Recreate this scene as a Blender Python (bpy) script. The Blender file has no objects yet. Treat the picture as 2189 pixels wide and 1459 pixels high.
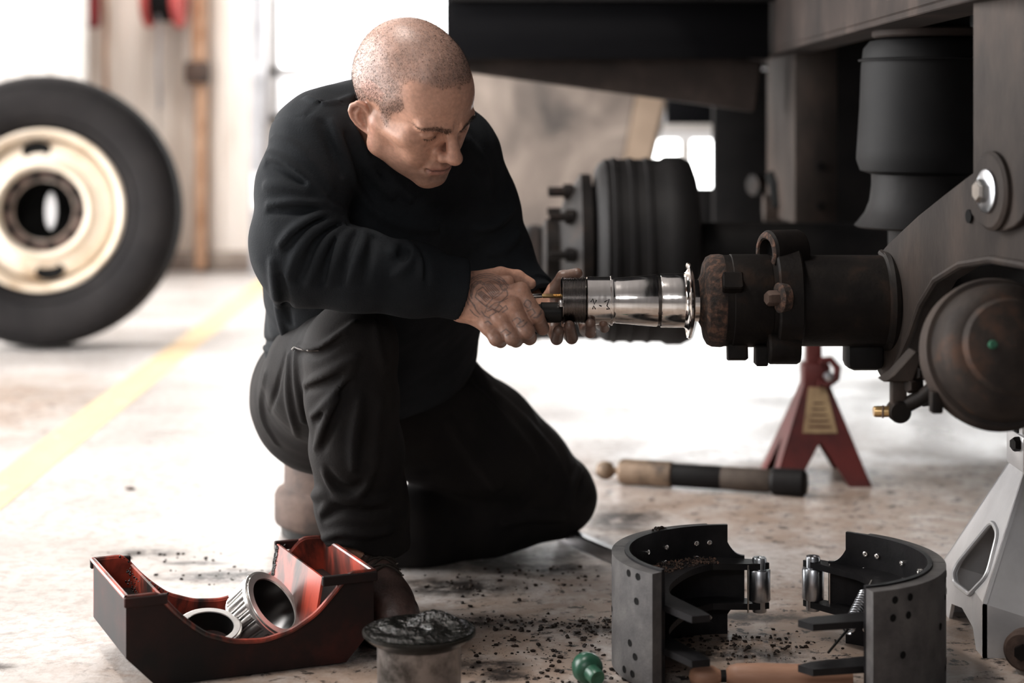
import bpy, bmesh, math, random
import numpy as np
from mathutils import Vector, Matrix

random.seed(7)
RNG = np.random.default_rng(7)
C = bpy.context.scene.collection
SC = bpy.context.scene
PI = math.pi

# ------------------------------------------------------------------ camera
FPX, CXP, HOR, CAMZ = 3900.0, 1094.5, 249.0, 0.844     # focal length in px, centre column, horizon row, eye height


def P(px, py, Y):
    """world point seen at photo pixel (px, py) when it stands Y metres in front of the camera"""
    return Vector(((px - CXP) * Y / FPX, Y, CAMZ - (py - HOR) * Y / FPX))


def FLY(py):
    return CAMZ * FPX / (py - HOR)


cam_d = bpy.data.cameras.new('camera')
cam = bpy.data.objects.new('camera', cam_d)
C.objects.link(cam)
cam.location = (0, 0, CAMZ)
cam.rotation_euler = (PI / 2, 0, 0)
cam_d.sensor_width = 36
cam_d.lens = 36 * FPX / 2189
cam_d.shift_y = -(1459 / 2 - HOR) / 2189
cam_d.clip_start = 0.05
cam_d.dof.use_dof = True
cam_d.dof.focus_distance = 2.9
cam_d.dof.aperture_fstop = 2.3
SC.camera = cam

# ------------------------------------------------------------------ light
SC.view_settings.view_transform = 'Standard'
SC.view_settings.look = 'None'
SC.view_settings.gamma = 1
SC.view_settings.use_curve_mapping = False
SC.view_settings.exposure = 0.95
W = bpy.data.worlds.new('World')
SC.world = W
W.use_nodes = True
bg = W.node_tree.nodes['Background']
bg.inputs[0].default_value = (1.0, 0.985, 0.975, 1)
bg.inputs[1].default_value = 7.0


def portal(name, loc, rot, sx, sy):
    """daylight portal in a window or bay door opening (only guides the sampling of the sky)"""
    d = bpy.data.lights.new(name, 'AREA')
    d.shape = 'RECTANGLE'
    d.size, d.size_y = sx, sy
    d.cycles.is_portal = True
    o = bpy.data.objects.new(name, d)
    o.location = loc
    o.rotation_euler = rot
    C.objects.link(o)


RX0, RX1, RY0, RY1, RH = -4.2, 6.0, -4.5, 10.0, 4.6
portal('window_portal', (0.10, 10.2, 2.2), (-PI / 2, 0, 0), 3.0, 2.8)
portal('bay_portal', (-4.4, 4.75, 1.9), (0, -PI / 2, 0), 3.8, 5.5)
portal('strip_portal', (-1.6, -4.7, 3.4), (PI / 2, 0, 0), 2.6, 1.2)
portal('door_portal', (1.7, 10.2, 0.55), (-PI / 2, 0, 0), 3.2, 1.1)


def added_lamp(name, loc, aim, sx, sy, watt, tint):
    """unseen area lamp added for key or wall light"""
    d = bpy.data.lights.new(name, 'AREA')
    d.shape = 'RECTANGLE'
    d.size, d.size_y = sx, sy
    d.energy = watt
    d.color = tint
    o = bpy.data.objects.new(name, d)
    o.location = loc
    o.rotation_euler = (Vector(aim) - Vector(loc)).to_track_quat('-Z', 'Y').to_euler()
    C.objects.link(o)


added_lamp('added_lamp', (-1.15, 2.75, 3.9), (-0.25, 2.95, 0.6), 1.2, 0.4, 52, (1.0, 0.93, 0.86))  # added key light above the man
added_lamp('added_lamp', (-1.9, 7.9, 4.0), (-1.9, 9.2, 0.4), 2.0, 0.5, 75, (1.0, 0.95, 0.90))  # added to brighten the back wall

# ------------------------------------------------------------------ materials
def nd(nt, t, loc=(0, 0), **kw):
    n = nt.nodes.new(t)
    for k, v in kw.items():
        setattr(n, k, v)
    return n


def mat(name, cols, rough=0.6, metal=0.0, scale=8.0, detail=6.0, bump=0.0, bscale=None, pos=None, stretch=None,
        rough2=None, spec=0.5, coat=0.0, distort=0.0, emit=None):
    """principled material: colour ramp over an object-space noise, roughness and bump noise"""
    m = bpy.data.materials.new(name)
    m.use_nodes = True
    nt = m.node_tree
    b = nt.nodes['Principled BSDF']
    b.inputs['Roughness'].default_value = rough
    if spec == 0.5 and metal < 0.5 and max(max(c) if not isinstance(c, (int, float)) else c for c in cols) < 0.08:
        spec = 0.14
    b.inputs['Metallic'].default_value = metal
    b.inputs['Specular IOR Level'].default_value = spec
    b.inputs['Coat Weight'].default_value = coat
    if isinstance(cols[0], (int, float)):
        cols = [cols]
    tc = nd(nt, 'ShaderNodeTexCoord')
    src = tc.outputs['Object']
    if stretch:
        mp = nd(nt, 'ShaderNodeMapping')
        mp.inputs['Scale'].default_value = stretch
        nt.links.new(src, mp.inputs['Vector'])
        src = mp.outputs['Vector']
    if len(cols) == 1:
        b.inputs['Base Color'].default_value = (*cols[0], 1)
    if len(cols) > 1 or rough2 is not None:
        nz = nd(nt, 'ShaderNodeTexNoise')
        nz.inputs['Scale'].default_value = scale
        nz.inputs['Detail'].default_value = detail
        nz.inputs['Roughness'].default_value = 0.62
        nz.inputs['Distortion'].default_value = distort
        nt.links.new(src, nz.inputs['Vector'])
    if len(cols) > 1:
        cr = nd(nt, 'ShaderNodeValToRGB')
        e = cr.color_ramp.elements
        if pos is None:
            pos = [0.36 + 0.28 * i / (len(cols) - 1) for i in range(len(cols))]
        while len(e) < len(cols):
            e.new(0.5)
        for i, c in enumerate(cols):
            e[i].position = pos[i]
            e[i].color = (*c, 1)
        nt.links.new(nz.outputs['Fac'], cr.inputs['Fac'])
        nt.links.new(cr.outputs['Color'], b.inputs['Base Color'])
    if rough2 is not None:
        mr = nd(nt, 'ShaderNodeMapRange')
        mr.inputs['From Min'].default_value = 0.35
        mr.inputs['From Max'].default_value = 0.65
        mr.inputs['To Min'].default_value = rough
        mr.inputs['To Max'].default_value = rough2
        nt.links.new(nz.outputs['Fac'], mr.inputs['Value'])
        nt.links.new(mr.outputs['Result'], b.inputs['Roughness'])
    if bump:
        n2 = nd(nt, 'ShaderNodeTexNoise')
        n2.inputs['Scale'].default_value = bscale or scale * 6
        n2.inputs['Detail'].default_value = 5
        nt.links.new(src, n2.inputs['Vector'])
        bp = nd(nt, 'ShaderNodeBump')
        bp.inputs['Strength'].default_value = 1.0
        bp.inputs['Distance'].default_value = bump
        nt.links.new(n2.outputs['Fac'], bp.inputs['Height'])
        nt.links.new(bp.outputs['Normal'], b.inputs['Normal'])
    if emit:
        b.inputs['Emission Color'].default_value = (*emit[0], 1)
        b.inputs['Emission Strength'].default_value = emit[1]
    return m


def glass_mat(name):
    m = bpy.data.materials.new(name)
    m.use_nodes = True
    nt = m.node_tree
    nt.nodes.remove(nt.nodes['Principled BSDF'])
    out = nt.nodes['Material Output']
    t = nd(nt, 'ShaderNodeBsdfTransparent')
    t.inputs[0].default_value = (0.96, 0.97, 0.97, 1)
    g = nd(nt, 'ShaderNodeBsdfGlossy')
    g.inputs['Roughness'].default_value = 0.02
    mx = nd(nt, 'ShaderNodeMixShader')
    mx.inputs[0].default_value = 0.06
    nt.links.new(t.outputs[0], mx.inputs[1])
    nt.links.new(g.outputs[0], mx.inputs[2])
    nt.links.new(mx.outputs[0], out.inputs['Surface'])
    return m


def frost_mat(name):
    m = bpy.data.materials.new(name)
    m.use_nodes = True
    nt = m.node_tree
    nt.nodes.remove(nt.nodes['Principled BSDF'])
    out = nt.nodes['Material Output']
    t = nd(nt, 'ShaderNodeBsdfTransparent')
    t.inputs[0].default_value = (0.25, 0.25, 0.25, 1)
    g = nd(nt, 'ShaderNodeBsdfTranslucent')
    g.inputs[0].default_value = (0.8, 0.8, 0.82, 1)
    mx = nd(nt, 'ShaderNodeMixShader')
    mx.inputs[0].default_value = 0.5
    nt.links.new(t.outputs[0], mx.inputs[1])
    nt.links.new(g.outputs[0], mx.inputs[2])
    nt.links.new(mx.outputs[0], out.inputs['Surface'])
    return m


M = {}
M['wall'] = mat('cream_wall_panel', [(0.52, 0.44, 0.38), (0.74, 0.67, 0.61), (0.82, 0.76, 0.71)], 0.6, scale=1.6, stretch=(2.2, 2.2, 0.35))
M['wallplain'] = mat('grey_wall_paint', [(0.40, 0.37, 0.35), (0.52, 0.49, 0.46)], 0.8, scale=1.2)
M['white'] = mat('white_enamel', [(0.50, 0.47, 0.44), (0.60, 0.57, 0.54)], 0.45, scale=2, stretch=(3, 3, 0.4))
M['frame'] = mat('window_frame_paint', (0.72, 0.72, 0.73), 0.5)
M['ceil'] = mat('ceiling_paint', (0.26, 0.25, 0.25), 0.9)
M['wallfront'] = mat('dull_front_wall', (0.28, 0.27, 0.275), 0.9)
M['base'] = mat('dark_baseboard', [(0.16, 0.12, 0.10), (0.30, 0.25, 0.21)], 0.7, scale=5)
M['glass'] = glass_mat('window_glass')
M['steel'] = mat('galvanised_post', [(0.33, 0.33, 0.35), (0.45, 0.45, 0.47)], 0.5, 0.3, scale=5)
M['rubber'] = mat('black_tyre_rubber', [(0.011, 0.010, 0.0105), (0.020, 0.018, 0.018)], 0.75, scale=4, bump=0.0008, bscale=60)
M['rim'] = mat('cream_wheel_paint', [(0.30, 0.19, 0.10), (0.66, 0.56, 0.44), (0.78, 0.71, 0.62)], 0.5, scale=5, pos=[0.28, 0.45, 0.7])
M['rust'] = mat('rusty_steel', [(0.025, 0.016, 0.012), (0.060, 0.036, 0.027), (0.088, 0.056, 0.043)], 0.8, 0.1, scale=14, bump=0.0008, bscale=120)
M['rustdark'] = mat('rusty_dark_steel', [(0.005, 0.004, 0.004), (0.010, 0.008, 0.007), (0.028, 0.016, 0.011)], 0.6, 0.1, scale=16, bump=0.0006, bscale=140, pos=[0.35, 0.55, 0.75])
M['rustband'] = mat('flaking_rust', [(0.010, 0.007, 0.006), (0.030, 0.017, 0.012), (0.10, 0.050, 0.032)], 0.9, 0.0, scale=90, bump=0.002, bscale=180)
M['chassis'] = mat('grimy_chassis_steel', [(0.018, 0.0145, 0.0135), (0.031, 0.025, 0.022), (0.050, 0.037, 0.031)], 0.62, 0.1, scale=7, bump=0.0008, bscale=80, stretch=(1, 1, 0.5))
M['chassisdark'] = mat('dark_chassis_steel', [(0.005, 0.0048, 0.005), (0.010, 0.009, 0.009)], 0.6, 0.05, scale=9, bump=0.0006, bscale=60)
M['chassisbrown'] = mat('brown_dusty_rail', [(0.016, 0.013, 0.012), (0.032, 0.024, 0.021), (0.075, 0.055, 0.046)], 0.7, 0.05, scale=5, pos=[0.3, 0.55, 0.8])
M['blackrub'] = mat('black_air_spring_rubber', [(0.0055, 0.0055, 0.006), (0.009, 0.0088, 0.009)], 0.65, scale=10)
M['chrome'] = mat('machined_steel', [(0.70, 0.67, 0.64), (0.80, 0.77, 0.74)], 0.09, 1.0, scale=30, stretch=(6, 1, 1), rough2=0.17)
M['chromedark'] = mat('dark_machined_groove', (0.10, 0.09, 0.085), 0.3, 1.0)
M['brass'] = mat('brass_rod', (0.62, 0.42, 0.20), 0.3, 1.0)
M['blackmetal'] = mat('black_oily_metal', [(0.010, 0.010, 0.010), (0.02, 0.019, 0.018)], 0.35, 0.3, scale=20)
M['zinc'] = mat('zinc_roller', [(0.40, 0.42, 0.45), (0.58, 0.60, 0.63)], 0.28, 1.0, scale=20)
M['shoe'] = mat('black_shoe_paint', [(0.008, 0.008, 0.009), (0.017, 0.016, 0.017)], 0.42, 0.1, scale=20, bump=0.0003, bscale=150)
M['lining'] = mat('grey_brake_lining', [(0.045, 0.042, 0.043), (0.066, 0.062, 0.062), (0.090, 0.085, 0.083)], 0.7, 0.0, scale=22, bump=0.0005, bscale=260)
M['lintop'] = M['lining']
M['hole'] = mat('dark_recess', (0.006, 0.006, 0.006), 0.9)
M['rivet'] = mat('steel_rivet', (0.72, 0.70, 0.68), 0.25, 1.0)
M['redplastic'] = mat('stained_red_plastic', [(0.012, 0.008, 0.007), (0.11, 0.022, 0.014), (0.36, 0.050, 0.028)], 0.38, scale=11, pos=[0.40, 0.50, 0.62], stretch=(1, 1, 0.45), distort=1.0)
M['redplasticdark'] = mat('dark_red_plastic', [(0.008, 0.0065, 0.0065), (0.020, 0.009, 0.008), (0.075, 0.017, 0.013)], 0.62, scale=8, spec=0.2, pos=[0.4, 0.58, 0.8])  # darker red for front wall, floors, lips and one end wall
M['redpaint'] = mat('red_stand_paint', [(0.045, 0.007, 0.007), (0.105, 0.015, 0.013)], 0.5, scale=8)
M['redreel'] = mat('red_reel_paint', [(0.42, 0.05, 0.05), (0.55, 0.09, 0.08)], 0.5, scale=6)
M['label'] = mat('yellowed_label', [(0.20, 0.13, 0.07), (0.34, 0.24, 0.13)], 0.6, scale=20)
M['silver'] = mat('silver_paint', [(0.52, 0.52, 0.53), (0.62, 0.62, 0.63)], 0.36, 0.4, scale=10, bump=0.0003, bscale=40)
M['grease'] = mat('black_grease', (0.005, 0.005, 0.0045), 0.08, 0.0, spec=0.6, bump=0.005, bscale=130)
M['cupmetal'] = mat('greasy_grey_metal', [(0.03, 0.026, 0.022), (0.22, 0.20, 0.19), (0.30, 0.28, 0.27)], 0.38, 0.6, scale=12, pos=[0.38, 0.52, 0.75])
M['cuprim'] = mat('greasy_rim_metal', [(0.008, 0.008, 0.007), (0.022, 0.02, 0.018)], 0.25, 0.2, scale=14)
M['bearing'] = mat('bright_bearing_steel', [(0.72, 0.70, 0.68), (0.85, 0.83, 0.81)], 0.28, 0.85, scale=20)
M['bearingin'] = mat('dark_bearing_bore', (0.07, 0.067, 0.065), 0.28, 0.9)  # darker metal for the inside of the bore
M['frost'] = frost_mat('frosted_glass')
M['green'] = mat('green_plastic', [(0.012, 0.060, 0.035), (0.024, 0.10, 0.058)], 0.35, scale=16)
M['wood'] = mat('worn_wooden_handle', [(0.26, 0.135, 0.085), (0.40, 0.225, 0.15)], 0.55, scale=6, stretch=(1, 8, 8))
M['shock'] = mat('weathered_shock_steel', [(0.05, 0.032, 0.022), (0.17, 0.115, 0.075), (0.23, 0.16, 0.11)], 0.6, 0.2, scale=12)
M['board'] = mat('stained_beige_board', [(0.05, 0.040, 0.034), (0.15, 0.118, 0.098), (0.24, 0.195, 0.162)], 0.8, scale=2.2, pos=[0.33, 0.5, 0.62], stretch=(1, 1, 0.8), distort=0.8)
M['boardpost'] = mat('tan_timber', [(0.20, 0.140, 0.095), (0.28, 0.205, 0.145)], 0.75, scale=4)
M['ratan'] = mat('rust_orange_pipe', [(0.28, 0.14, 0.07), (0.52, 0.33, 0.22)], 0.6, scale=5)
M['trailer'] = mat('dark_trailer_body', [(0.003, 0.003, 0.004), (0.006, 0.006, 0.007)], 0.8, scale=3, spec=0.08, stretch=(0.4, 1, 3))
M['crumb'] = mat('dry_grease_crumbs', [(0.010, 0.008, 0.007), (0.03, 0.02, 0.015)], 0.6, scale=50)
M['shirt'] = mat('black_work_shirt', [(0.0100, 0.0118, 0.0140), (0.0150, 0.0172, 0.0198)], 0.85, scale=9, bump=0.0007, bscale=420, spec=0.12)
M['trousers'] = mat('black_work_trousers', [(0.0080, 0.0073, 0.0075), (0.0135, 0.0118, 0.0112)], 0.8, scale=10, bump=0.0006, bscale=380, spec=0.12)
M['boot'] = mat('brown_leather', [(0.030, 0.018, 0.015), (0.085, 0.050, 0.042)], 0.45, scale=20, bump=0.0012, bscale=150)
M['sole'] = mat('black_boot_sole', (0.010, 0.009, 0.009), 0.7)
M['lace'] = mat('dark_lace', (0.03, 0.024, 0.02), 0.8)
M['hair'] = mat('dark_brown_hair', (0.022, 0.016, 0.014), 0.5)
M['yellow'] = mat('worn_yellow_paint', [(0.52, 0.46, 0.40), (0.60, 0.42, 0.23), (0.66, 0.47, 0.27)], 0.5, scale=9, pos=[0.3, 0.42, 0.7], stretch=(1, 0.5, 1), distort=0.6)


def skin_material():
    m = bpy.data.materials.new('skin')
    m.use_nodes = True
    nt = m.node_tree
    b = nt.nodes['Principled BSDF']
    at = nd(nt, 'ShaderNodeAttribute', attribute_name='Col')
    tc = nd(nt, 'ShaderNodeTexCoord')
    nz = nd(nt, 'ShaderNodeTexNoise')
    nz.inputs['Scale'].default_value = 160
    nz.inputs['Detail'].default_value = 4
    nt.links.new(tc.outputs['Object'], nz.inputs['Vector'])
    mr = nd(nt, 'ShaderNodeMapRange')
    mr.inputs['From Min'].default_value = 0.3
    mr.inputs['From Max'].default_value = 0.7
    mr.inputs['To Min'].default_value = 0.84
    mr.inputs['To Max'].default_value = 1.12
    nt.links.new(nz.outputs['Fac'], mr.inputs['Value'])
    mx = nd(nt, 'ShaderNodeMix', data_type='RGBA', blend_type='MULTIPLY')
    mx.inputs['Factor'].default_value = 1
    nt.links.new(at.outputs['Color'], mx.inputs[6])
    nt.links.new(mr.outputs['Result'], mx.inputs[7])
    nt.links.new(mx.outputs[2], b.inputs['Base Color'])
    b.inputs['Roughness'].default_value = 0.43
    b.inputs['Specular IOR Level'].default_value = 0.55
    b.inputs['Subsurface Weight'].default_value = 0.06
    b.inputs['Subsurface Radius'].default_value = (0.008, 0.003, 0.0015)
    b.inputs['Subsurface Scale'].default_value = 1.0
    bp = nd(nt, 'ShaderNodeBump')
    bp.inputs['Distance'].default_value = 0.00035
    n2 = nd(nt, 'ShaderNodeTexNoise')
    n2.inputs['Scale'].default_value = 420
    n2.inputs['Detail'].default_value = 3
    nt.links.new(tc.outputs['Object'], n2.inputs['Vector'])
    nt.links.new(n2.outputs['Fac'], bp.inputs['Height'])
    nt.links.new(bp.outputs['Normal'], b.inputs['Normal'])
    return m


M['skin'] = skin_material()


def floor_material():
    """polished concrete: pale grey, brown grime soaked in around the work area, black oil spots and some painted shade"""
    m = bpy.data.materials.new('stained_concrete')
    m.use_nodes = True
    nt = m.node_tree
    L = nt.links.new
    b = nt.nodes['Principled BSDF']
    tc = nd(nt, 'ShaderNodeTexCoord')
    pos = tc.outputs['Object']

    def noise(scale, detail=6, rough=0.62, dist=0.0):
        n = nd(nt, 'ShaderNodeTexNoise')
        n.inputs['Scale'].default_value = scale
        n.inputs['Detail'].default_value = detail
        n.inputs['Roughness'].default_value = rough
        n.inputs['Distortion'].default_value = dist
        L(pos, n.inputs['Vector'])
        return n.outputs['Fac']

    def rng(src, a, c, lo=0.0, hi=1.0):
        r = nd(nt, 'ShaderNodeMapRange')
        r.interpolation_type = 'SMOOTHSTEP'
        r.inputs['From Min'].default_value = a
        r.inputs['From Max'].default_value = c
        r.inputs['To Min'].default_value = lo
        r.inputs['To Max'].default_value = hi
        L(src, r.inputs['Value'])
        return r.outputs['Result']

    def op(kind, x, y):
        o = nd(nt, 'ShaderNodeMath', operation=kind)
        for i, v in enumerate((x, y)):
            if isinstance(v, (int, float)):
                o.inputs[i].default_value = v
            else:
                L(v, o.inputs[i])
        return o.outputs[0]

    def mix(fac, c1, c2):
        o = nd(nt, 'ShaderNodeMix', data_type='RGBA')
        if isinstance(fac, (int, float)):
            o.inputs['Factor'].default_value = fac
        else:
            L(fac, o.inputs['Factor'])
        for i, v in ((6, c1), (7, c2)):
            if isinstance(v, tuple):
                o.inputs[i].default_value = (*v, 1)
            else:
                L(v, o.inputs[i])
        return o.outputs[2]

    def spot(cx, cy, rx, ry, soft=0.5):
        """1 inside an ellipse on the floor, ragged edge"""
        mp = nd(nt, 'ShaderNodeMapping')
        mp.inputs['Location'].default_value = (-cx / rx, -cy / ry, 0)
        mp.inputs['Scale'].default_value = (1 / rx, 1 / ry, 0)
        L(pos, mp.inputs['Vector'])
        ln = nd(nt, 'ShaderNodeVectorMath', operation='LENGTH')
        L(mp.outputs['Vector'], ln.inputs[0])
        d = op('ADD', ln.outputs['Value'], op('MULTIPLY', op('SUBTRACT', ragged, 0.5), 1.5))
        return rng(d, 1.0, 1.0 - soft)

    ragged = noise(7, 9, 0.7, 0.4)
    n1 = noise(1.3, 8)
    col = mix(rng(n1, 0.35, 0.65), (0.42, 0.39, 0.37), (0.56, 0.535, 0.52))
    fine = noise(38, 8, 0.7)
    col = mix(op('MULTIPLY', rng(fine, 0.46, 0.62), 0.55), col, (0.25, 0.20, 0.17))
    # brown grime zones
    g = spot(0.30, 2.65, 1.15, 0.95, 0.5)
    g = op('MAXIMUM', g, spot(0.9, 4.0, 1.3, 0.8, 0.7))
    g = op('MAXIMUM', g, op('MULTIPLY', spot(-1.55, 5.3, 0.55, 1.0, 0.8), 0.95))
    gfac = op('MULTIPLY', g, rng(noise(9, 9, 0.72, 0.3), 0.32, 0.58, 0.45, 1.0))
    col = mix(gfac, col, (0.275, 0.205, 0.162))
    # dark oily blotches, with shade under the leg and beside the cup painted in
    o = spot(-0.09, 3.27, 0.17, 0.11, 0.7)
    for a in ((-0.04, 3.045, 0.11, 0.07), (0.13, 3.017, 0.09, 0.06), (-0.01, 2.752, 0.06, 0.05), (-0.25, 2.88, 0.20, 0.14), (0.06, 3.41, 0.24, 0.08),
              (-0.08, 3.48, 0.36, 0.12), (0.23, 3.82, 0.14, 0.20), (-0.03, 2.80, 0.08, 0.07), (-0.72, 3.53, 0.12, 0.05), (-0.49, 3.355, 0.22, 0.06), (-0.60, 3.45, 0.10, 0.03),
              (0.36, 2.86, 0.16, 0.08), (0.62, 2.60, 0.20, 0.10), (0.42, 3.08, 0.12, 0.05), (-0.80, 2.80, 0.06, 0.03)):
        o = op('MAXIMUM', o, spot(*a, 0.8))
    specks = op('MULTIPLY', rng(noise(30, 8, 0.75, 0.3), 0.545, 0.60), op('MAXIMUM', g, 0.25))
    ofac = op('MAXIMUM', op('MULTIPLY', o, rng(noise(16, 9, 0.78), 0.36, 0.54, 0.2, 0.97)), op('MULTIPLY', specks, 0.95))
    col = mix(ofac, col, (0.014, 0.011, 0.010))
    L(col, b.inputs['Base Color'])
    r = rng(noise(3, 8), 0.3, 0.7, 0.26, 0.46)
    L(op('ADD', r, op('MULTIPLY', gfac, 0.16)), b.inputs['Roughness'])
    bp = nd(nt, 'ShaderNodeBump')
    bp.inputs['Distance'].default_value = 0.0012
    L(op('ADD', fine, op('MULTIPLY', noise(120, 5), 0.6)), bp.inputs['Height'])
    L(bp.outputs['Normal'], b.inputs['Normal'])
    return m


M['floor'] = floor_material()


# ------------------------------------------------------------------ mesh helpers
class MB:
    """collects shapes in world coordinates and links them as ONE mesh object"""

    def __init__(s):
        s.v, s.f = [], []

    def add(s, vs, fs, mx=None):
        n = len(s.v)
        for v in vs:
            v = Vector(v)
            s.v.append(mx @ v if mx is not None else v)
        s.f += [tuple(i + n for i in f) for f in fs]
        return s

    def bm(s, b, mx=None):
        b.verts.index_update()
        s.add([v.co.copy() for v in b.verts], [tuple(v.index for v in f.verts) for f in b.faces], mx)
        b.free()
        return s

    def box(s, c, size, bev=0.0, mx=None, rot=None, seg=2):
        b = bmesh.new()
        bmesh.ops.create_cube(b, size=1)
        bmesh.ops.scale(b, vec=size, verts=b.verts)
        if bev:
            bmesh.ops.bevel(b, geom=b.edges[:], offset=bev, segments=seg, affect='EDGES', profile=0.5)
        T = Matrix.Translation(Vector(c))
        if rot is not None:
            T = T @ rot
        return s.bm(b, mx @ T if mx is not None else T)

    def lathe(s, prof, mx=None, n=48, cap0=False, cap1=False, arc=(0, 2 * PI)):
        """prof: [(radius, height)], turned about local z"""
        full = abs(arc[1] - arc[0] - 2 * PI) < 1e-6
        cnt = n if full else n + 1
        vs, fs = [], []
        for r, h in prof:
            for k in range(cnt):
                a = arc[0] + (arc[1] - arc[0]) * k / n
                vs.append((r * math.cos(a), r * math.sin(a), h))
        for j in range(len(prof) - 1):
            for k in range(n):
                k2 = (k + 1) % cnt
                fs.append((j * cnt + k, j * cnt + k2, (j + 1) * cnt + k2, (j + 1) * cnt + k))
        if cap0:
            fs.append(tuple(range(cnt - 1, -1, -1)))
        if cap1:
            fs.append(tuple((len(prof) - 1) * cnt + k for k in range(cnt)))
        return s.add(vs, fs, mx)

    def tube(s, pts, r, n=12, cap=True, mx=None):
        pts = [Vector(p) for p in pts]
        rs = r if isinstance(r, (list, tuple)) else [r] * len(pts)
        t0 = (pts[1] - pts[0]).normalized()
        ref = Vector((0, 0, 1)) if abs(t0.z) < 0.9 else Vector((1, 0, 0))
        u = t0.cross(ref).normalized()
        vs, fs = [], []
        for i, p in enumerate(pts):
            t = (pts[min(i + 1, len(pts) - 1)] - pts[max(i - 1, 0)]).normalized()
            u = (u - t * u.dot(t)).normalized()
            w = t.cross(u)
            for k in range(n):
                a = 2 * PI * k / n
                vs.append(p + (u * math.cos(a) + w * math.sin(a)) * rs[i])
        for i in range(len(pts) - 1):
            for k in range(n):
                fs.append((i * n + k, i * n + (k + 1) % n, (i + 1) * n + (k + 1) % n, (i + 1) * n + k))
        if cap:
            fs.append(tuple(range(n - 1, -1, -1)))
            fs.append(tuple((len(pts) - 1) * n + k for k in range(n)))
        return s.add(vs, fs, mx)

    def prism(s, poly, z0, z1, mx=None, bev=0.0):
        """poly in local xy, between local z0 and z1; optional bevel"""
        b = bmesh.new()
        lo = [b.verts.new((x, y, z0)) for x, y in poly]
        hi = [b.verts.new((x, y, z1)) for x, y in poly]
        n = len(poly)
        b.faces.new(lo[::-1])
        b.faces.new(hi)
        for i in range(n):
            b.faces.new((lo[i], lo[(i + 1) % n], hi[(i + 1) % n], hi[i]))
        bmesh.ops.recalc_face_normals(b, faces=b.faces[:])
        if bev:
            bmesh.ops.bevel(b, geom=b.edges[:], offset=bev, segments=1, affect='EDGES')
        return s.bm(b, mx)

    def build(s, name, m, parent=None, sharp=35, smooth=True):
        me = bpy.data.meshes.new(name)
        o = bpy.data.objects.new(name, me)
        C.objects.link(o)
        org = Vector((0, 0, 0))
        if parent is not None:
            o.parent = parent
            q = parent
            while q is not None:
                org += q.location
                q = q.parent
        me.from_pydata([tuple(v - org) for v in s.v], [], s.f)
        me.validate()
        b = bmesh.new()
        b.from_mesh(me)
        bmesh.ops.recalc_face_normals(b, faces=b.faces[:])
        b.to_mesh(me)
        b.free()
        if smooth:
            me.shade_smooth()
            me.set_sharp_from_angle(angle=math.radians(sharp))
        me.materials.append(M[m] if isinstance(m, str) else m)
        return o


def tag(o, label=None, cat=None, group=None, kind=None):
    for k, v in (('label', label), ('category', cat), ('group', group), ('kind', kind)):
        if v:
            o[k] = v
    return o


def thing(name, loc, label, cat, group=None):
    o = bpy.data.objects.new(name, None)
    o.empty_display_size = 0.05
    C.objects.link(o)
    o.location = loc
    return tag(o, label, cat, group)


def axis_mx(origin, z, x=None):
    """matrix whose local z axis runs along z"""
    z = Vector(z).normalized()
    x = Vector(x) if x is not None else (Vector((0, 0, 1)) if abs(z.z) < 0.9 else Vector((1, 0, 0)))
    x = (x - z * x.dot(z)).normalized()
    y = z.cross(x)
    m = Matrix((x, y, z)).transposed().to_4x4()
    m.translation = Vector(origin)
    return m


def rounded(poly, r, n=4):
    out = []
    k = len(poly)
    for i in range(k):
        p0, p1, p2 = Vector(poly[i - 1]), Vector(poly[i]), Vector(poly[(i + 1) % k])
        a, b = (p0 - p1), (p2 - p1)
        d = min(r, a.length * 0.45, b.length * 0.45)
        a, b = p1 + a.normalized() * d, p1 + b.normalized() * d
        for j in range(n + 1):
            t = j / n
            out.append(tuple((1 - t) ** 2 * a + 2 * t * (1 - t) * p1 + t * t * b))
    return out


def copy_tree(o, parent=None):
    c = o.copy()
    C.objects.link(c)
    c.parent = parent
    for ch in [q for q in bpy.data.objects if q.parent == o]:
        copy_tree(ch, c)
    return c
# ------------------------------------------------------------------ the setting
def wall_with_holes(name, m, origin, ux, uz, W_, H_, holes, thick, nrm, label):
    """a slab spanned by ux (length W_) and z (height H_) with rectangular openings (x0, x1, z0, z1)"""
    xs = sorted({0.0, W_, *[h[0] for h in holes], *[h[1] for h in holes]})
    zs = sorted({0.0, H_, *[h[2] for h in holes], *[h[3] for h in holes]})
    mb = MB()
    for i in range(len(xs) - 1):
        for j in range(len(zs) - 1):
            cx, cz = (xs[i] + xs[i + 1]) / 2, (zs[j] + zs[j + 1]) / 2
            if any(h[0] < cx < h[1] and h[2] < cz < h[3] for h in holes):
                continue
            c = Vector(origin) + Vector(ux) * cx + Vector((0, 0, cz)) + Vector(nrm) * thick / 2
            sz = (xs[i + 1] - xs[i], thick, zs[j + 1] - zs[j]) if abs(ux[0]) > 0.5 else (thick, xs[i + 1] - xs[i], zs[j + 1] - zs[j])
            mb.box(c, sz)
    o = mb.build(name, m, smooth=False)
    return tag(o, label, None, None, 'structure')


fl = MB()
fl.box(((RX0 + RX1) / 2, (RY0 + RY1) / 2 + 0.1, -0.05), (RX1 - RX0 + 0.6, RY1 - RY0 + 0.8, 0.1))
floor = tag(fl.build('floor', 'floor', smooth=False), 'pale concrete workshop floor with brown grime, black oil stains and painted shade', kind='structure')
tag(MB().box(((RX0 + RX1) / 2, (RY0 + RY1) / 2, RH + 0.05), (RX1 - RX0 + 0.6, RY1 - RY0 + 0.6, 0.1)).build('ceiling', 'ceil', smooth=False),
    'grey workshop ceiling', kind='structure')
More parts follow.
